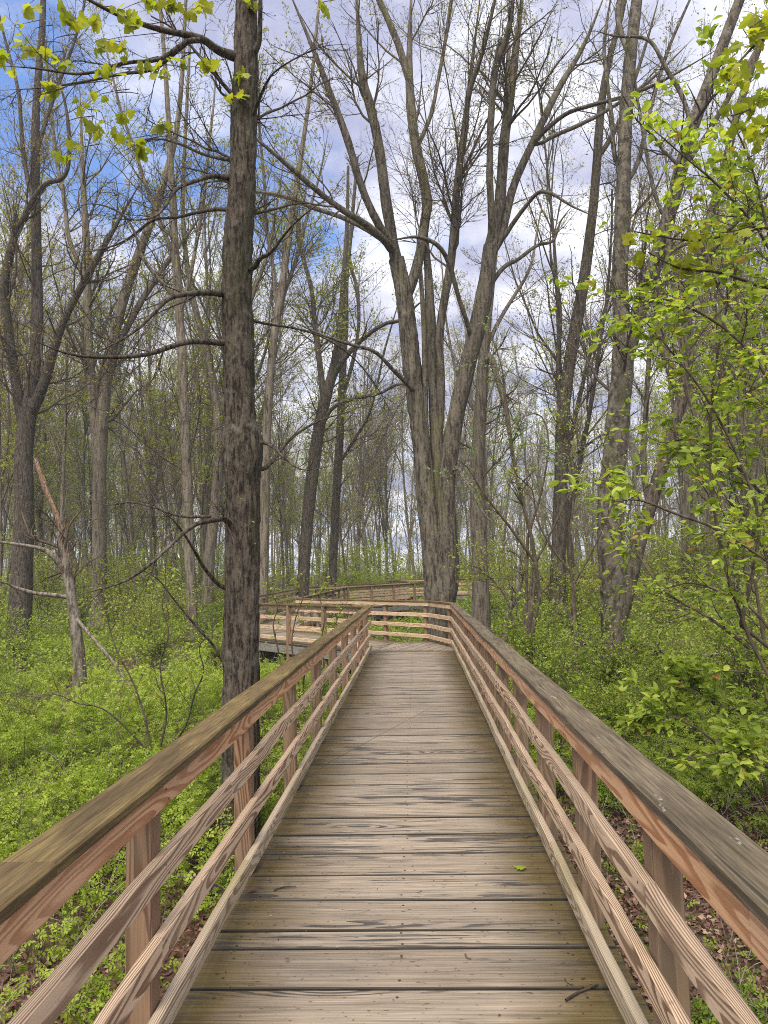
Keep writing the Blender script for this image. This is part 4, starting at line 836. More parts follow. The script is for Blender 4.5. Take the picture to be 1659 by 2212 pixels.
leafy('bush', 'low bush with bright yellow green oval leaves beside the right handrail', 'bush',
    [([(1660, 1760, 5), (1600, 1680, 4.5), (1540, 1600, 4), (1480, 1560, 3), (1430, 1545, 2.5), (1375, 1545, 1.5)], 6.2, 6.3),
     ([(1670, 1760, 5), (1640, 1660, 4.5), (1600, 1590, 4), (1560, 1540, 3), (1520, 1500, 2.5), (1480, 1480, 1.5)], 6.3, 6.5),
     ([(1680, 1760, 5), (1680, 1690, 4.5), (1650, 1650, 4), (1610, 1630, 3), (1560, 1625, 2.5), (1480, 1640, 1.5)], 6.2, 5.9),
     ([(1690, 1740, 5), (1690, 1660, 4.5), (1680, 1590, 4), (1660, 1530, 3), (1650, 1490, 2.5), (1640, 1460, 1.5)], 6.4, 6.6)],
    (3.15, 6.3), M['twig'], 'leaf_bright', 0.10, 70, 260, 1300, 73, lb=(.14, .36), extra=(0, 1, 2, 3), t0=.25)
# maple sprays at the upper right, yellow green
def maple_branch():
    rg = np.random.default_rng(75)
    b = np.array((4.6, 7.0, float(ground_z(4.6, 7.0)))); root = empty('maple_tree', b, 'slim maple at the right edge with drooping yellow lobed leaves', 'tree')
    S = []; SR = []
    tr = resample(np.array([b - (0, 0, .2), b + (-.1, 0, 1.5), b + (-.15, -.1, 3.5), b + (-.25, -.3, 5.4), b + (-.2, -.5, 7.4)]), 16); mb = MB()
    tube(mb, tr[None], np.linspace(.055, .02, 16)[None], 10, 0, .03, rg)
    cb = MB()
    lines = [[(1700, 60, 4), (1640, 90, 3.4), (1600, 130, 2.6), (1570, 160, 1.6)], [(1720, 130, 4), (1660, 200, 3.4), (1620, 235, 2.6), (1580, 250, 1.6)], [(1720, 480, 4), (1600, 500, 3.2), (1500, 520, 2.4), (1370, 500, 1.4)],
             [(1700, 640, 4), (1560, 590, 3), (1470, 580, 2.4), (1400, 545, 1.4)], [(1720, 10, 4), (1690, 20, 3), (1650, 40, 2.4), (1620, 60, 1.4)], [(1720, 300, 4), (1690, 290, 3), (1660, 270, 2.4), (1630, 280, 1.4)]]
    for pts in lines:
        q, r = px_line(pts, 5.8, 5.3, 10); tube(mb, q[None], r[None], 6)
        i = np.argmin(np.abs(tr[:, 2] - q[0][2] + .3)); j = resample(np.array([tr[i], (tr[i] + q[0]) / 2 + (0, 0, .1), q[0]]), 6); tube(mb, j[None], np.linspace(.02, r[0], 6)[None], 6)
        for k in range(11):
            c = q[rg.integers(3, 10)] + rg.normal(0, .05, 3); n = rg.integers(2, 5); d = rg.normal(0, 1, (n, 3)); d[:, 2] = -.7
            leaves(cb, c + rg.normal(0, .03, (n, 3)), .095, MAPLE, d, .3, 0, rg, droop=.3)
    mb.build('trunk', [M['bark_dark']], root, True, b); cb.build('foliage', [M['leaf_maple']], root, False, b)
maple_branch()

# spindly pale-leaved understory trees in the middle ground
for lab, stems, base, mat_, ls, nb, nt_, nl, sd_ in [
    ('spindly understory tree with pale downy leaves right of the forked trunk', [([(1165, 1290, 8), (1150, 1170, 7), (1118, 1040, 6), (1096, 900, 5), (1085, 800, 3), (1060, 720, 2)], 14.5, 14.2), ([(1160, 1220, 6), (1110, 1150, 5), (1075, 1105, 4), (1040, 1060, 3), (1010, 1010, 2), (975, 985, 1.2)], 14.5, 13.6), ([(1140, 1160, 5), (1170, 1060, 4), (1185, 960, 3), (1170, 900, 2.4), (1130, 900, 1.8), (1080, 940, 1)], 14.5, 14), ([(1150, 1230, 5), (1200, 1130, 4), (1235, 1050, 3), (1240, 1000, 2.4), (1220, 985, 1.8), (1190, 995, 1)], 14.5, 14.0)], (2.1, 14.5), 'leaf_pale', .055, 70, 300, 1300, 81),
    ('thin twiggy sapling with sparse green leaves before the mottled trunk', [([(1240, 1300, 5), (1230, 1180, 4.5), (1240, 1060, 4), (1225, 960, 3), (1200, 860, 2), (1190, 760, 1.4)], 12.5, 12.3), ([(1240, 1260, 4), (1280, 1190, 3.5), (1310, 1120, 3), (1330, 1060, 2.4), (1300, 1000, 1.8), (1290, 960, 1)], 12.5, 12.0), ([(1235, 1240, 4), (1190, 1180, 3.5), (1160, 1120, 3), (1150, 1060, 2.4), (1120, 1030, 1.8), (1100, 1000, 1)], 12.5, 12)], (2.7, 12.5), 'leaf_young', .05, 60, 240, 900, 82),
    ('small arching leafy shrub reaching across the gap behind the right rail', [([(1110, 1360, 4), (1100, 1310, 4), (1080, 1270, 3), (1050, 1240, 2.4), (1030, 1225, 1.8), (1010, 1220, 1)], 16.5, 16.3), ([(1110, 1360, 4), (1120, 1290, 3.4), (1130, 1240, 3), (1120, 1200, 2.4), (1090, 1190, 1.8), (1060, 1200, 1)], 16.5, 16.2), ([(1112, 1360, 4), (1150, 1300, 3.4), (1180, 1270, 3), (1200, 1250, 2.4), (1230, 1240, 1.8), (1260, 1245, 1)], 16.5, 16)], (2.2, 16.6), 'leaf_young', .06, 60, 240, 1000, 83)]:
    leafy('understory_tree' if 'shrub' not in lab else 'bush', lab, 'tree' if 'shrub' not in lab else 'bush', stems, base, M['twig'], mat_, ls, nb, nt_, nl, sd_, lb=(.3, .8), flat=.4, extra=(0, 1, 2, 3), t0=.3)
leafy('bush', 'thin twiggy shrub with fresh leaves growing in front of the left rail by the corner', 'bush',
    [([(700, 1440, 3), (695, 1380, 2.6), (702, 1330, 2.2), (690, 1290, 1.8), (700, 1270, 1.2), (705, 1255, .8)], 11.6, 11.5), ([(640, 1450, 3), (630, 1390, 2.6), (640, 1330, 2.2), (655, 1290, 1.8), (650, 1265, 1.2), (640, 1250, .8)], 11.4, 11.3),
     ([(610, 1450, 3), (600, 1400, 2.6), (590, 1350, 2.2), (600, 1310, 1.8), (585, 1280, 1.2), (580, 1262, .8)], 11.7, 11.5), ([(660, 1450, 3), (680, 1400, 2.6), (720, 1370, 2.2), (730, 1330, 1.8), (745, 1310, 1.2), (750, 1300, .8)], 11.2, 11.3)],
    (-1.9, 11.5), M['twig'], 'leaf_young', .05, 46, 120, 330, 84, lb=(.12, .3), extra=(0, 1, 2, 3), t0=.2)
leafy('bush', 'dark arching twiggy shrub with tiny leaves left of the near trunk', 'bush',
    [([(330, 1640, 4), (315, 1560, 4), (290, 1480, 3), (250, 1400, 2.4), (230, 1330, 1.8), (215, 1270, 1)], 7.6, 7.7), ([(340, 1640, 4), (360, 1540, 3.4), (345, 1440, 3), (365, 1370, 2.4), (350, 1310, 1.8), (360, 1260, 1)], 7.6, 7.5), ([(350, 1640, 4), (400, 1570, 3.4), (420, 1500, 3), (440, 1450, 2.4), (430, 1400, 1.8), (450, 1370, 1)], 7.6, 7.3), ([(335, 1640, 4), (270, 1570, 3.2), (220, 1530, 2.6), (170, 1520, 2), (120, 1500, 1.6), (70, 1510, 1)], 7.6, 7.2)],
    (-2.75, 7.6), M['twig_dark'], 'leaf_young', .035, 60, 200, 480, 85, lb=(.2, .5), extra=(0, 1, 2, 3), t0=.2)

# ---------------------------------------------------------------- the wood behind: tree kinds copied one by one
def forest_proto(seed, H, r0, lean, bark, budmat, nbud, bsize, fork, crown0=0.35, nl1=16, spread=(0.3, 0.75)):
    rg = np.random.default_rng(seed)
    root = bpy.data.objects.new('forest_tree', None); C.objects.link(root)
    k = 16; t = np.linspace(0, 1, k); a = rg.uniform(0, 6.28)
    P = np.column_stack((lean * H * t ** 1.5 * math.cos(a) + .12 * np.sin(t * 7 + rg.uniform(0, 6)), lean * H * t ** 1.5 * math.sin(a) + .12 * np.sin(t * 6 + rg.uniform(0, 6)), H * t - .25))
    Rr = r0 * (1 - .86 * t) * (1 + .5 * np.exp(-t * 22)); mb = MB(); tube(mb, P[None], Rr[None], 11, 0, .04, rg)
    L, LR = spawn(P[None], Rr[None], nl1, crown0, .97, spread[0], spread[1], .28, .5, .62, 10, .10, .10, rg, .02)
    if fork:
        L2, LR2 = spawn(P[None], Rr[None], fork, .18, .5, .2, .42, .6, .8, .8, 10, .06, .06, rg, .04); tube(mb, L2, LR2, 9, 0, .04, rg)
        L = np.concatenate((L, L2)); LR = np.concatenate((LR, LR2))
    tube(mb, L, LR, 7, 0, .03, rg)
    mb.build('trunk', [bark], root, True)
    cb = MB(); B, BR = spawn(L, LR, nl1 * 9, .1, 1, .35, .9, .25, .55, .5, 7, .06, .13, rg, .008); tube(cb, B, BR, 4)
    b0, bR0 = spawn(P[None], Rr[None], 16, .12, .6, .8, 1.4, .04, .12, .2, 6, .03, .16, rg, .007); tube(cb, b0, bR0, 4); B = np.concatenate((B, resample_stack(b0, 7))); BR = np.concatenate((BR, np.repeat(bR0[:, :1], 7, 1) * np.linspace(1, .3, 7)))
    D, DR = spawn(B, BR, nl1 * 60, .1, 1, .4, 1.0, .3, .65, .6, 4, .05, .16, rg, .0045); tube(cb, D, DR, 3)
    E_, ER = spawn(D, DR, nl1 * 180, .15, 1, .4, 1.0, .35, .7, .7, 3, .04, .18, rg, .0034); tube(cb, E_, ER, 3)
    if nbud:
        pos, dr = ends(E_, nbud, .2, rg); leaves(cb, pos, bsize, QUAD, dr, .3, 1, rg)
    cb.build('crown', [M['twig_far'], M[budmat]], root, True)
    return root
def resample_stack(P, n): return np.array([resample(p, n) for p in P])

KINDS = [  # (prototype, wording)
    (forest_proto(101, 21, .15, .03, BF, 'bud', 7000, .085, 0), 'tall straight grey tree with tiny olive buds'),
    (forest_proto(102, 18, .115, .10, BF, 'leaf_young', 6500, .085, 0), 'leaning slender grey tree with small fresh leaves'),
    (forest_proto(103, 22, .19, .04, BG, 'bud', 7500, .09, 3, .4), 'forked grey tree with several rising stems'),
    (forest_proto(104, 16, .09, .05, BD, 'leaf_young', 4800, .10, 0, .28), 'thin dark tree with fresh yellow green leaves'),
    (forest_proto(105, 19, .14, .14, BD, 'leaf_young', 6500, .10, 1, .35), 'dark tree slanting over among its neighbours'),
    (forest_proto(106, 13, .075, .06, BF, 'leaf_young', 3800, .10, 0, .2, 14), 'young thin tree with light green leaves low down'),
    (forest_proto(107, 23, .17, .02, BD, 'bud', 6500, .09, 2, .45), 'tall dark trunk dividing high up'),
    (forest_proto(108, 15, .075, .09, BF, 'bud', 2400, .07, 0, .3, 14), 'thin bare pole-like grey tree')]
used = [False] * len(KINDS)
rg = np.random.default_rng(202)
keep = [(-1.4, 5.3, 1.2), (.3, 18, 2.0), (1.9, 22, 1.4), (4.2, 16, 1.6), (4, 20, 1.3), (-11.5, 21, 1.8), (-11.3, 26, 1.8), (-7.3, 23, 1.5), (-7.8, 27, 1.4), (-4.7, 24, 1.3), (-4.5, 30, 1.3), (-3.6, 33, 1.3)]
def on_path(x, y):
    segs = [((-.1, -2), (-.1, 14.5), 1.5), ((-.2, 15), (-4.2, 19.8), 1.7), ((-4.3, 19.5), (-4, 31), 1.7), ((-4, 31), (.8, 36), 1.7), ((-1, 36), (-1, 44), 2.0), ((-1, 42.5), (14, 40.2), 1.7)]
    p = np.array((x, y))
    for a, b, w in segs:
        a, b = np.array(a), np.array(b); t = np.clip((p - a) @ (b - a) / ((b - a) @ (b - a)), 0, 1)
        if np.linalg.norm(p - a - (b - a) * t) < w: return True
    return False
placed = []; n_try = 0
def zone(x, y):
    s = x / y
    side = 'left of the near trunk' if s < -.27 else 'beyond the far boardwalk' if s < 0.03 else 'on the right side'
    return ('near wood ' if y < 28 else 'wood ' if y < 48 else 'far wood ') + side
while len(placed) < 190 and n_try < 9000:
    n_try += 1
    y = 21 + 71 * rg.random() ** 1.05; s = rg.uniform(-.66, .62); x = s * y
    if y < 24 and abs(s + .05) < .22: continue
    if -.16 < s < .05 and y < 60 and rg.random() < .75: continue
    if .05 <= s < .36 and y < 62 and rg.random() < .88: continue
    if y < 34 and rg.random() < .55: continue
    if s < -.2 and y < 50 and rg.random() < .35: continue
    if on_path(x, y) or any((x - a) ** 2 + (y - b) ** 2 < c * c for a, b, c in keep): continue
    if any((x - a) ** 2 + (y - b) ** 2 < (1.5 + .012 * y) ** 2 for a, b in placed): continue
    k = int(rg.choice(8, p=[.12, .14, .05, .17, .07, .21, .05, .19] if y < 55 else [.16, .14, .10, .17, .10, .14, .09, .10]))
    if x > 0 and k in (3,) and rg.random() < .5: k = 0
    proto, wording = KINDS[k]; o = proto if not used[k] else copy_tree(proto); used[k] = True
    o.location = (x, y, float(ground_z(x, y))); o.rotation_euler = (rg.normal(0, .065), rg.normal(0, .065), rg.uniform(0, 6.28)); sc_ = rg.uniform(.8, 1.2); o.scale = (sc_, sc_, sc_ * rg.uniform(.95, 1.15))
    lab = wording + ', ' + zone(x, y)
    tag(o, lab, 'tree', lab); placed.append((x, y))
for u, (p_, w_) in zip(used, KINDS):
    if not u:
        for c_ in list(p_.children): bpy.data.objects.remove(c_)
        bpy.data.objects.remove(p_)

# ---------------------------------------------------------------- undergrowth, litter, far wood
def scatter(n, y0, y1, s0, s1, pw):
    y = y0 + (y1 - y0) * rng.random(n) ** pw; x = rng.uniform(s0, s1, n) * (y + 1.5); return x, y
def path_mask(x, y, w=1.0):
    m = np.zeros(len(x), bool)
    for a, b, ww in [((-.1, -2), (-.1, 14.4), 1.0), ((-.2, 15.2), (-4.2, 19.6), 1.05), ((-4.3, 19.6), (-4, 31), 1.1), ((-4, 31), (.8, 36), 1.1), ((-1, 42.4), (14, 40.2), 1.1)]:
        a, b = np.array(a), np.array(b); d = b - a; t = np.clip(((x - a[0]) * d[0] + (y - a[1]) * d[1]) / (d @ d), 0, 1)
        m |= np.hypot(x - a[0] - d[0] * t, y - a[1] - d[1] * t) < ww * w
    return m
def canopy_h(x, y):
    h = .16 + .16 * (vnoise(x, y, 2.6, 21) + 1) * .5 + .34 * np.clip(vnoise(x, y, 1.1, 22) + .15, 0, 1) + .30 * np.clip(vnoise(x, y, .42, 24) + .1, 0, 1) + .5 * np.clip(vnoise(x, y, 5.0, 23), 0, 1)
    h = h * np.where((x > -7.0) & (x < 2.4) & (y > 13) & (y < 37), .55, 1.0)
    near_right = np.clip((x - .4) / .6, 0, 1) * np.clip((7.0 - y) / 2.0, 0, 1)
    return h * (1 - .75 * near_right) * np.clip(.55 + y / 14, 0, 1.25)
mb = MB()
stems = MB()
for (n, y0, y1, size, pw, tm) in [(150000, 1.3, 6.5, .062, .8, SPRIG), (170000, 6.0, 14, .078, .85, SPRIG), (360000, 13.5, 28, .072, .9, WIDE), (250000, 27, 60, .15, .85, WIDE)]:
    x, y = scatter(n, y0, y1, -.72, .70, pw)
    if y1 < 8:                                                     # the near strip also covers what shows below the rails
        x = rng.uniform(-5.6, 5.4, n)
    m = ~path_mask(x, y)
    dens = .44 + .75 * vnoise(x, y, .5, 31) + .35 * vnoise(x, y, 2.2, 32)
    bare = (x > .6) & (y < 6.8)
    dens = np.where(bare, -.22 + .8 * vnoise(x, y, .7, 33), dens + .18)
    dens = np.where((x < -.6) & (y < 4.2), dens - .12 + .3 * vnoise(x, y, .9, 35), dens)
    m &= rng.random(n) < np.clip(dens, .02, 1)
    x, y = x[m], y[m]; h = canopy_h(x, y)
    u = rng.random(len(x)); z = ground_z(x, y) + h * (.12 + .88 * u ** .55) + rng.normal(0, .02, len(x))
    # leaves gather along shoots: pull them towards nearby shoot centres
    q = size * 5; cx_ = (np.floor(x / q) + .5) * q + .35 * q * vnoise(np.floor(x / q) * 7.3, np.floor(y / q) * 5.1, 1.0, 41); cy_ = (np.floor(y / q) + .5) * q
    pull = rng.random(len(x)) * .55; x = x + (cx_ - x) * pull; y = y + (cy_ - y) * pull
    pos = np.column_stack((x, y, z))
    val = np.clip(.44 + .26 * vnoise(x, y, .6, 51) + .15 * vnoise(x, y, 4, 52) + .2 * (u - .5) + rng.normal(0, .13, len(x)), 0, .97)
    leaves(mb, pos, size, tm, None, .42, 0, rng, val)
    ns = len(x) // (110 if tm is WIDE else 40)
    i = rng.integers(0, len(x), ns); b = np.column_stack((x[i], y[i], ground_z(x[i], y[i]))); hh = h[i] * rng.uniform(.7, 1.5, ns); d = rng.normal(0, .35, (ns, 2)) * hh[:, None]
    P = np.stack([b + np.column_stack((d * t ** 1.6, hh * t)) for t in (0, .35, .7, 1.0)], 1)
    tube(stems, P, np.full((ns, 4), .0022 + .00012 * y0) * np.array([1.3, 1, .8, .5]), 3)
# taller airy shoots with sparse leaves above the carpet
for (n, y0, y1, size, hmax) in [(20000, 4.5, 12, .036, 1.15), (46000, 10, 24, .055, 1.8), (52000, 20, 45, .10, 2.8), (42000, 40, 75, .19, 4.2)]:
    ns = n // 42; y = y0 + (y1 - y0) * rng.random(ns) ** .85; x = rng.uniform(-.70, .66, ns) * (y + 1.5)
    m = ~path_mask(x, y, 1.5) & ~((np.abs(x) < 1.5) & (y < 13)) & (vnoise(x, y, 3.2, 81) > -.35) & ~((x > 0) & (y < 7.5)) & ~((x > -7.2) & (x < 2.6) & (y > 12) & (y < 37)); x, y = x[m], y[m]; ns = len(x)
    hh = hmax * rng.uniform(.35, 1.0, ns) * (.75 + .5 * vnoise(x, y, 6, 82)); b = np.column_stack((x, y, ground_z(x, y))); d = rng.normal(0, .30, (ns, 2)) * hh[:, None]
    P = np.stack([b + np.column_stack((d * t ** 1.7, hh * t)) for t in np.linspace(0, 1, 6)], 1); Rr = np.full((ns, 1), .0035 + .00018 * y0) * np.linspace(1.2, .4, 6); tube(stems, P, Rr, 3)
    B, BR = spawn(P, Rr, ns * 6, .25, 1, .5, 1.2, .2, .5, .7, 4, .05, .15, rng, .002 + .0001 * y0); tube(stems, B, BR, 3)
    pos, dr = ends(B, ns * 42, .1, rng); pos = pos + rng.normal(0, size * .8, pos.shape)
    leaves(mb, pos, size, WIDE, dr, .4, 0, rng, np.clip(rng.normal(.62, .17, len(pos)), 0, .97))
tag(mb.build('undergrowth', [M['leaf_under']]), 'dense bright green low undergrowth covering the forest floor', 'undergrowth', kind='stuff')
dead = MB(); n = 1500; y = 2.5 + 26 * rng.random(n) ** 1.3; x = rng.uniform(-.7, .68, n) * (y + 1.5); m = ~path_mask(x, y, 1.3); x, y = x[m], y[m]; n = len(x)
b = np.column_stack((x, y, ground_z(x, y))); hh = rng.uniform(.25, 1.1, n); d = rng.normal(0, .55, (n, 2)) * hh[:, None]
P = np.stack([b + np.column_stack((d * t ** 1.5, hh * (t - .35 * t ** 3))) for t in np.linspace(0, 1, 6)], 1); Rr = (.0022 + .00016 * y)[:, None] * np.linspace(1.2, .5, 6); tube(dead, P, Rr, 3)
B, BR = spawn(P, Rr, n * 3, .3, 1, .5, 1.1, .25, .6, .7, 4, 0, .15, rng, .002); tube(dead, B, BR, 3)
tag(dead.build('dead_stems', [M['dead_bark']]), 'pale dry stems of last year standing in the undergrowth', 'dead stems', kind='stuff')
tag(stems.build('undergrowth_stems', [M['twig']]), 'thin brown shoots standing in the green undergrowth', 'undergrowth', kind='stuff')

mb = MB()
n = 110000; x = np.where(rng.random(n) < .72, rng.uniform(.4, 6.5, n), rng.uniform(-5, -.4, n)); y = rng.uniform(.8, 9.5, n); z = ground_z(x, y) + rng.uniform(.0, .05, n)
leaves(mb, np.column_stack((x, y, z)), .043, (np.array([(0, 0, 0), (.34, .45, .12), (0, 1, .02), (-.34, .5, .16)]), np.array([(0, 1, 2, 3)])), None, .62, 0, rng)
tag(mb.build('leaf_litter', [M['dead_leaf']]), 'curled reddish brown dead leaves lying on the forest floor', 'leaf litter', kind='stuff')
mb = MB()
n = 420; x = np.where(rng.random(n) < .6, rng.uniform(.7, 5.5, n), rng.uniform(-6, -1, n)); y = rng.uniform(1.5, 11, n); z = ground_z(x, y) + .05; a = rng.uniform(0, 6.28, n); L = rng.uniform(.15, .8, n)
P = np.stack([np.column_stack((x + np.cos(a) * L * t + .05 * np.sin(t * 5 + a), y + np.sin(a) * L * t, z + .06 * t + .02 * np.sin(t * 9 + a))) for t in (0, .33, .66, 1)], 1)
tube(mb, P, rng.uniform(.002, .008, n)[:, None] * np.array([[1, .9, .7, .4]]), 5)
tag(mb.build('fallen_sticks', [M['twig']]), 'grey fallen sticks scattered over the litter', 'sticks', kind='stuff')

# shrubs one can tell apart from the ground cover
def shrub_proto(seed, H, leafm, nl, ls):
    rg = np.random.default_rng(seed); root = bpy.data.objects.new('bush', None); C.objects.link(root)
    n = 16; b = rg.normal(0, .12, (n, 3)); b[:, 2] = -.05; a = rg.uniform(0, 6.28, n); s = rg.uniform(.2, .9, n) * H * .6; hh = rg.uniform(.6, 1.05, n) * H
    P = np.stack([b + np.column_stack((np.cos(a) * s * t ** 1.7, np.sin(a) * s * t ** 1.7, hh * (1.25 * t - .25 * t * t))) for t in np.linspace(0, 1, 8)], 1)
    Rr = np.full((n, 8), .012) * np.linspace(1, .3, 8); mb = MB(); tube(mb, P, Rr, 5); mb.build('stems', [M['twig']], root, True)
    B, BR = spawn(P, Rr, 110, .25, 1, .4, 1.1, .2 * H * .5, .5 * H * .5, .6, 5, .03, .15, rg, .004, rel=False); D, DR = spawn(B, BR, 300, .1, 1, .4, 1, .1 * H, .22 * H, .6, 4, .03, .15, rg, .003, rel=False)
    cb = MB(); tube(cb, B, BR, 4); tube(cb, D, DR, 3); pos, dr = ends(np.concatenate((D,)), nl, .0, rg); leaves(cb, pos, ls, QUAD, dr, .4, 1, rg)
    cb.build('foliage', [M['twig'], M[leafm]], root, False); return root
SH = [(shrub_proto(301, 1.5, 'leaf_under', 4200, .05), 'rounded fresh green bush'), (shrub_proto(302, 2.4, 'leaf_young', 3200, .06), 'tall loose yellow green bush'), (shrub_proto(303, 3.2, 'leaf_young', 2600, .07), 'high sparse bush of light green twigs')]
su = [False] * 3; rg = np.random.default_rng(77)
spots = [(2.4, 8.6, 0, .7), (1.9, 10.4, 0, .8), (2.9, 11.0, 0, .9), (2.2, 12.8, 0, 1.0), (4.6, 10.5, 0, 1.0), (3.4, 9.3, 0, .75), (5.6, 13, 1, .9), (-8, 21, 1, 1), (-11, 26, 2, 1), (-13, 20, 1, 1.1), (-9, 30, 2, 1.1), (-16, 30, 2, 1.2), (-8.2, 25, 1, 1), (-2.2, 40, 1, 1), (.4, 47, 2, 1), (-6, 48, 2, 1.1), (-4.5, 52, 2, 1.2), (4, 50, 2, 1.1), (8, 24, 2, 1), (6.5, 20, 1, 1), (10.5, 30, 2, 1.2), (13, 24, 1, 1.2), (9, 17.5, 1, 1), (4.3, 26, 1, 1), (3.4, 31, 1, 1), (7, 36, 2, 1.2), (13, 36, 2, 1.2), (-14, 40, 2, 1.2), (-20, 38, 2, 1.2), (-10, 40, 2, 1.2), (17, 32, 2, 1.1), (-2, 62, 2, 1.4), (2.5, 60, 2, 1.4), (-7, 62, 2, 1.5), (-5, 9, 0, .55), (-4, 14.5, 0, .8), (-9, 16, 0, .9), (-6.5, 17.5, 0, .8), (-11, 18.5, 0, 1), (-7.6, 12, 0, .7), (-12.5, 15.5, 1, .8), (-2.3, 9.6, 0, .4), (-3.4, 12.2, 0, .5), (-6.2, 10.8, 0, .5)]
for _ in range(46):
    y_ = rg.uniform(19, 58); x_ = rg.uniform(-.62, .6) * y_
    if not on_path(x_, y_) and not (-7.5 < x_ < 2.8 and y_ < 38): spots.append((x_, y_, int(rg.integers(1, 3)), float(rg.uniform(.8, 1.35))))
for x, y, k, s in spots:
    p, wd = SH[k]; o = p if not su[k] else copy_tree(p); su[k] = True
    o.location = (x, y, float(ground_z(x, y))); o.rotation_euler = (0, 0, rg.uniform(0, 6.28)); o.scale = (s, s, s)
    lab = wd + ' ' + ('close beyond the right rail' if y < 14 and x > 0 else 'in the green growth beyond the left rail' if y < 14 else 'in the ' + zone(x, y))
    tag(o, lab, 'bush', lab)

# fallen wood and a dead sapling
for lab, pts, Yl in [('dark rotting log lying in the growth left of the mottled trunk', [(1205, 1300, 9), (1228, 1335, 9), (1250, 1372, 8), (1262, 1395, 6)], 17.5), ('grey fallen branch arching low under the leafy right side', [(1480, 1470, 5), (1430, 1415, 5), (1390, 1395, 4), (1330, 1388, 3)], 13.0), ('bleached fallen branch lying below the arching grey one', [(1390, 1455, 4), (1440, 1440, 4), (1500, 1420, 3.4), (1560, 1412, 2.4)], 12.0)]:
    q, r = px_line(pts, Yl, Yl - .6, 12); mb = MB(); tube(mb, q[None], r[None], 9, 0, .08, rg); B, BR = spawn(q[None], r[None], 9, .1, .95, .5, 1.2, .3, 1.1, .4, 6, .05, .2, rg, .005, rel=False); tube(mb, B, BR, 5)
    loc = q[6].copy(); tag(mb.build('fallen_branch' if 'branch' in lab else 'fallen_log', [M['dead_bark'] if 'bleached' in lab else M['bark_dark']], None, True, loc), lab, 'log' if 'log' in lab else 'branch')
q, r = px_line([(1088, 1420, 6), (1091, 1369, 6), (1099, 1317, 5.5), (1117, 1284, 5), (1119, 1240, 4.5), (1128, 1190, 3.4), (1120, 1140, 2.2)], 17.0, 17.2, 20); mb = MB(); tube(mb, q[None], r[None], 9, 0, .07, rg)
B, BR = spawn(q[None], r[None], 10, .3, .98, .5, 1.2, .3, 1.0, .4, 6, .03, .2, rg, .006, rel=False); tube(mb, B, BR, 5)
tag(mb.build('dead_sapling', [M['dead_bark']], None, True, q[0].copy()), 'pale crooked dead sapling right of the corner of the rails', 'dead tree')

# the wood far off that reads as one mass
mb = MB(); rg = np.random.default_rng(404)
n = 620; y = rg.uniform(80, 150, n); x = rg.uniform(-.75, .72, n) * y; h = rg.uniform(12, 24, n); b = np.column_stack((x, y, ground_z(x, y) - .3)); ln_ = rg.normal(0, .14, (n, 2)) * h[:, None]
P = np.stack([b + np.column_stack((ln_ * t ** 1.4, h * t)) for t in np.linspace(0, 1, 6)], 1); Rr = rg.uniform(.06, .17, n)[:, None] * np.linspace(1, .2, 6)
tube(mb, P, Rr, 6, 0, .05, rg); B, BR = spawn(P, Rr, n * 11, .3, 1, .3, .9, .2, .5, .5, 6, .08, .12, rg, .015); tube(mb, B, BR, 3); D, DR = spawn(B, BR, n * 50, .15, 1, .4, 1, .3, .6, .6, 4, .05, .15, rg, .011); tube(mb, D, DR, 3)
pos, dr = ends(D, 60000, .2, rg); leaves(mb, pos, .20, QUAD, dr, .3, 1, rg)
m_ = 120000; y = rg.uniform(58, 150, m_); x = rg.uniform(-.75, .72, m_) * y; cl = vnoise(x, y, 7, 61); keep_ = rg.random(m_) < np.clip(.45 + .7 * cl, 0, 1); x, y = x[keep_], y[keep_]
z = ground_z(x, y) + rg.gamma(1.5, 2.0, len(x)); leaves(mb, np.column_stack((x, y, z)), .26, QUAD, None, .35, 2, rg)
tag(mb.build('far_woods', [M['bark_far'], M['bud'], M['leaf_young']]), 'distant wood of bare grey trunks closing the view', 'woods', kind='stuff')

# ---------------------------------------------------------------- air between the far trees
def haze():
    mb = MB(); x0, x1, y0, y1, z0, z1 = -190, 190, -30, 190, -4, 48
    V = [(x, y, z) for z in (z0, z1) for y in (y0, y1) for x in (x0, x1)]
    mb.add(V, np.array([(0, 2, 3, 1), (4, 5, 7, 6), (0, 1, 5, 4), (2, 6, 7, 3), (0, 4, 6, 2), (1, 3, 7, 5)]))
    m, nt = new_mat('haze_air'); q = NT(nt)
    v = q.n('ShaderNodeVolumePrincipled', {'Color': (0.86, 0.90, 0.95, 1), 'Density': 0.0012, 'Anisotropy': 0.2})
    q.n('ShaderNodeOutputMaterial', {'Volume': v.outputs[0]})
    tag(mb.build('haze', [m]), 'pale haze greying the far trees', 'haze', kind='stuff')
haze()

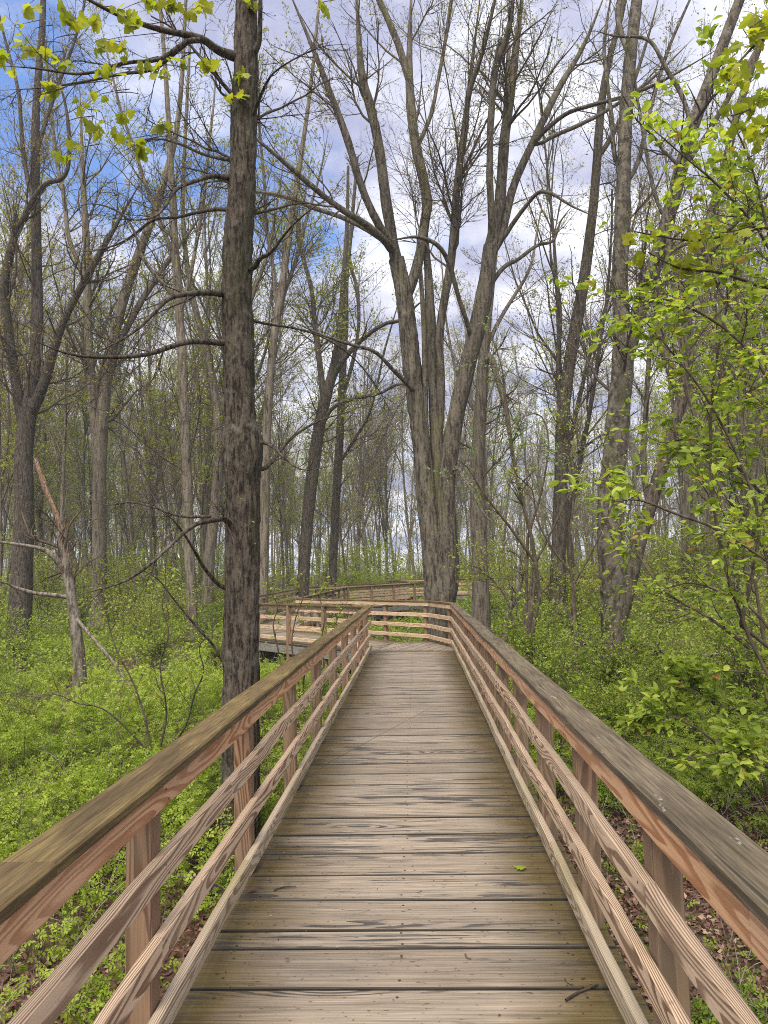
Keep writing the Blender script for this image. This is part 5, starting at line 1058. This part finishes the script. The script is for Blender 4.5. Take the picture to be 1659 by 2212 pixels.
# ---------------------------------------------------------------- small things lying on the planks
mb = MB(); n = 420; y = 1.5 + 11 * rng.random(n) ** 1.3; x = np.where(rng.random(n) < .45, rng.uniform(-.82, .62, n), np.where(rng.random(n) < .5, -.83 + rng.gamma(1, .07, n), .63 - rng.gamma(1, .07, n)))
leaves(mb, np.column_stack((x, y, np.full(n, .004))), .013, QUAD, None, .88, 0, rng)
tag(mb.build('bud_scales', [M['dead_leaf']]), 'tiny bud scales and leaf crumbs strewn over the planks', 'debris', kind='stuff')
def lying_leaf(name, lab, x, y, s, mat_, tm, rz):
    d = at(x, y, 3); t = HC / (HC - d[2]); p = CAM + (d - CAM) * t
    mb = MB(); v, f = tm; v = v * s; c_, s_ = math.cos(rz), math.sin(rz); v = np.column_stack((v[:, 0] * c_ - v[:, 1] * s_, v[:, 0] * s_ + v[:, 1] * c_, v[:, 2] + .012 + .1 * s))
    mb.add(v, f, 0, np.full(len(f), .5)); o = mb.build(name, [M[mat_]]); o.location = (p[0], p[1], 0.0); tag(o, lab, 'leaf')
def lying_stick(name, lab, pts, r):
    q = []
    for x, y in pts:
        d = at(x, y, 3); t = HC / (HC - d[2]); p = CAM + (d - CAM) * t; q.append((p[0], p[1], r + .003))
    q = resample(np.array(q), 10); loc = q[0].copy(); mb = MB(); tube(mb, (q + (0, 0, 0))[None], np.full((1, 10), r) * np.linspace(1.1, .6, 10), 6, 0, .12)
    tag(mb.build(name, [M['twig_dark']], None, True, loc), lab, 'twig')
lying_leaf('fallen_leaf', 'single fresh green maple leaf lying flat on the planks', 1133, 1882, .062, 'leaf_bright', MAPLE, .9)
lying_leaf('fallen_leaf', 'tiny pale leaf scrap near the middle of the boards', 1092, 1918, .022, 'dead_leaf', QUAD, .3)
lying_leaf('fallen_leaf', 'small yellowish leaf scrap on the left half of the boards', 627, 2080, .026, 'dead_leaf', QUAD, 1.3)
lying_leaf('fallen_leaf', 'dark brown curled leaf against the foot of the left rail', 556, 1926, .06, 'dead_leaf', BROAD, 2.2)
lying_stick('fallen_twig', 'longer bent brown twig lying beside the right bottom rail', [(1222, 2165), (1250, 2148), (1275, 2138), (1293, 2130)], .0045)
lying_stick('fallen_twig', 'short curved twig on the boards near the right rail', [(1220, 2118), (1228, 2126), (1238, 2131)], .0035)
lying_stick('fallen_twig', 'thin straight twig across the boards at the left rail', [(592, 1926), (615, 1918), (640, 1917)], .003)
lying_stick('fallen_twig', 'small dark twig in the middle of the boards', [(1005, 2065), (1010, 2072), (1018, 2074)], .0035)
lying_stick('fallen_twig', 'fine twig touching the right rail farther along the boards', [(1132, 1812), (1150, 1808), (1165, 1804)], .0025)
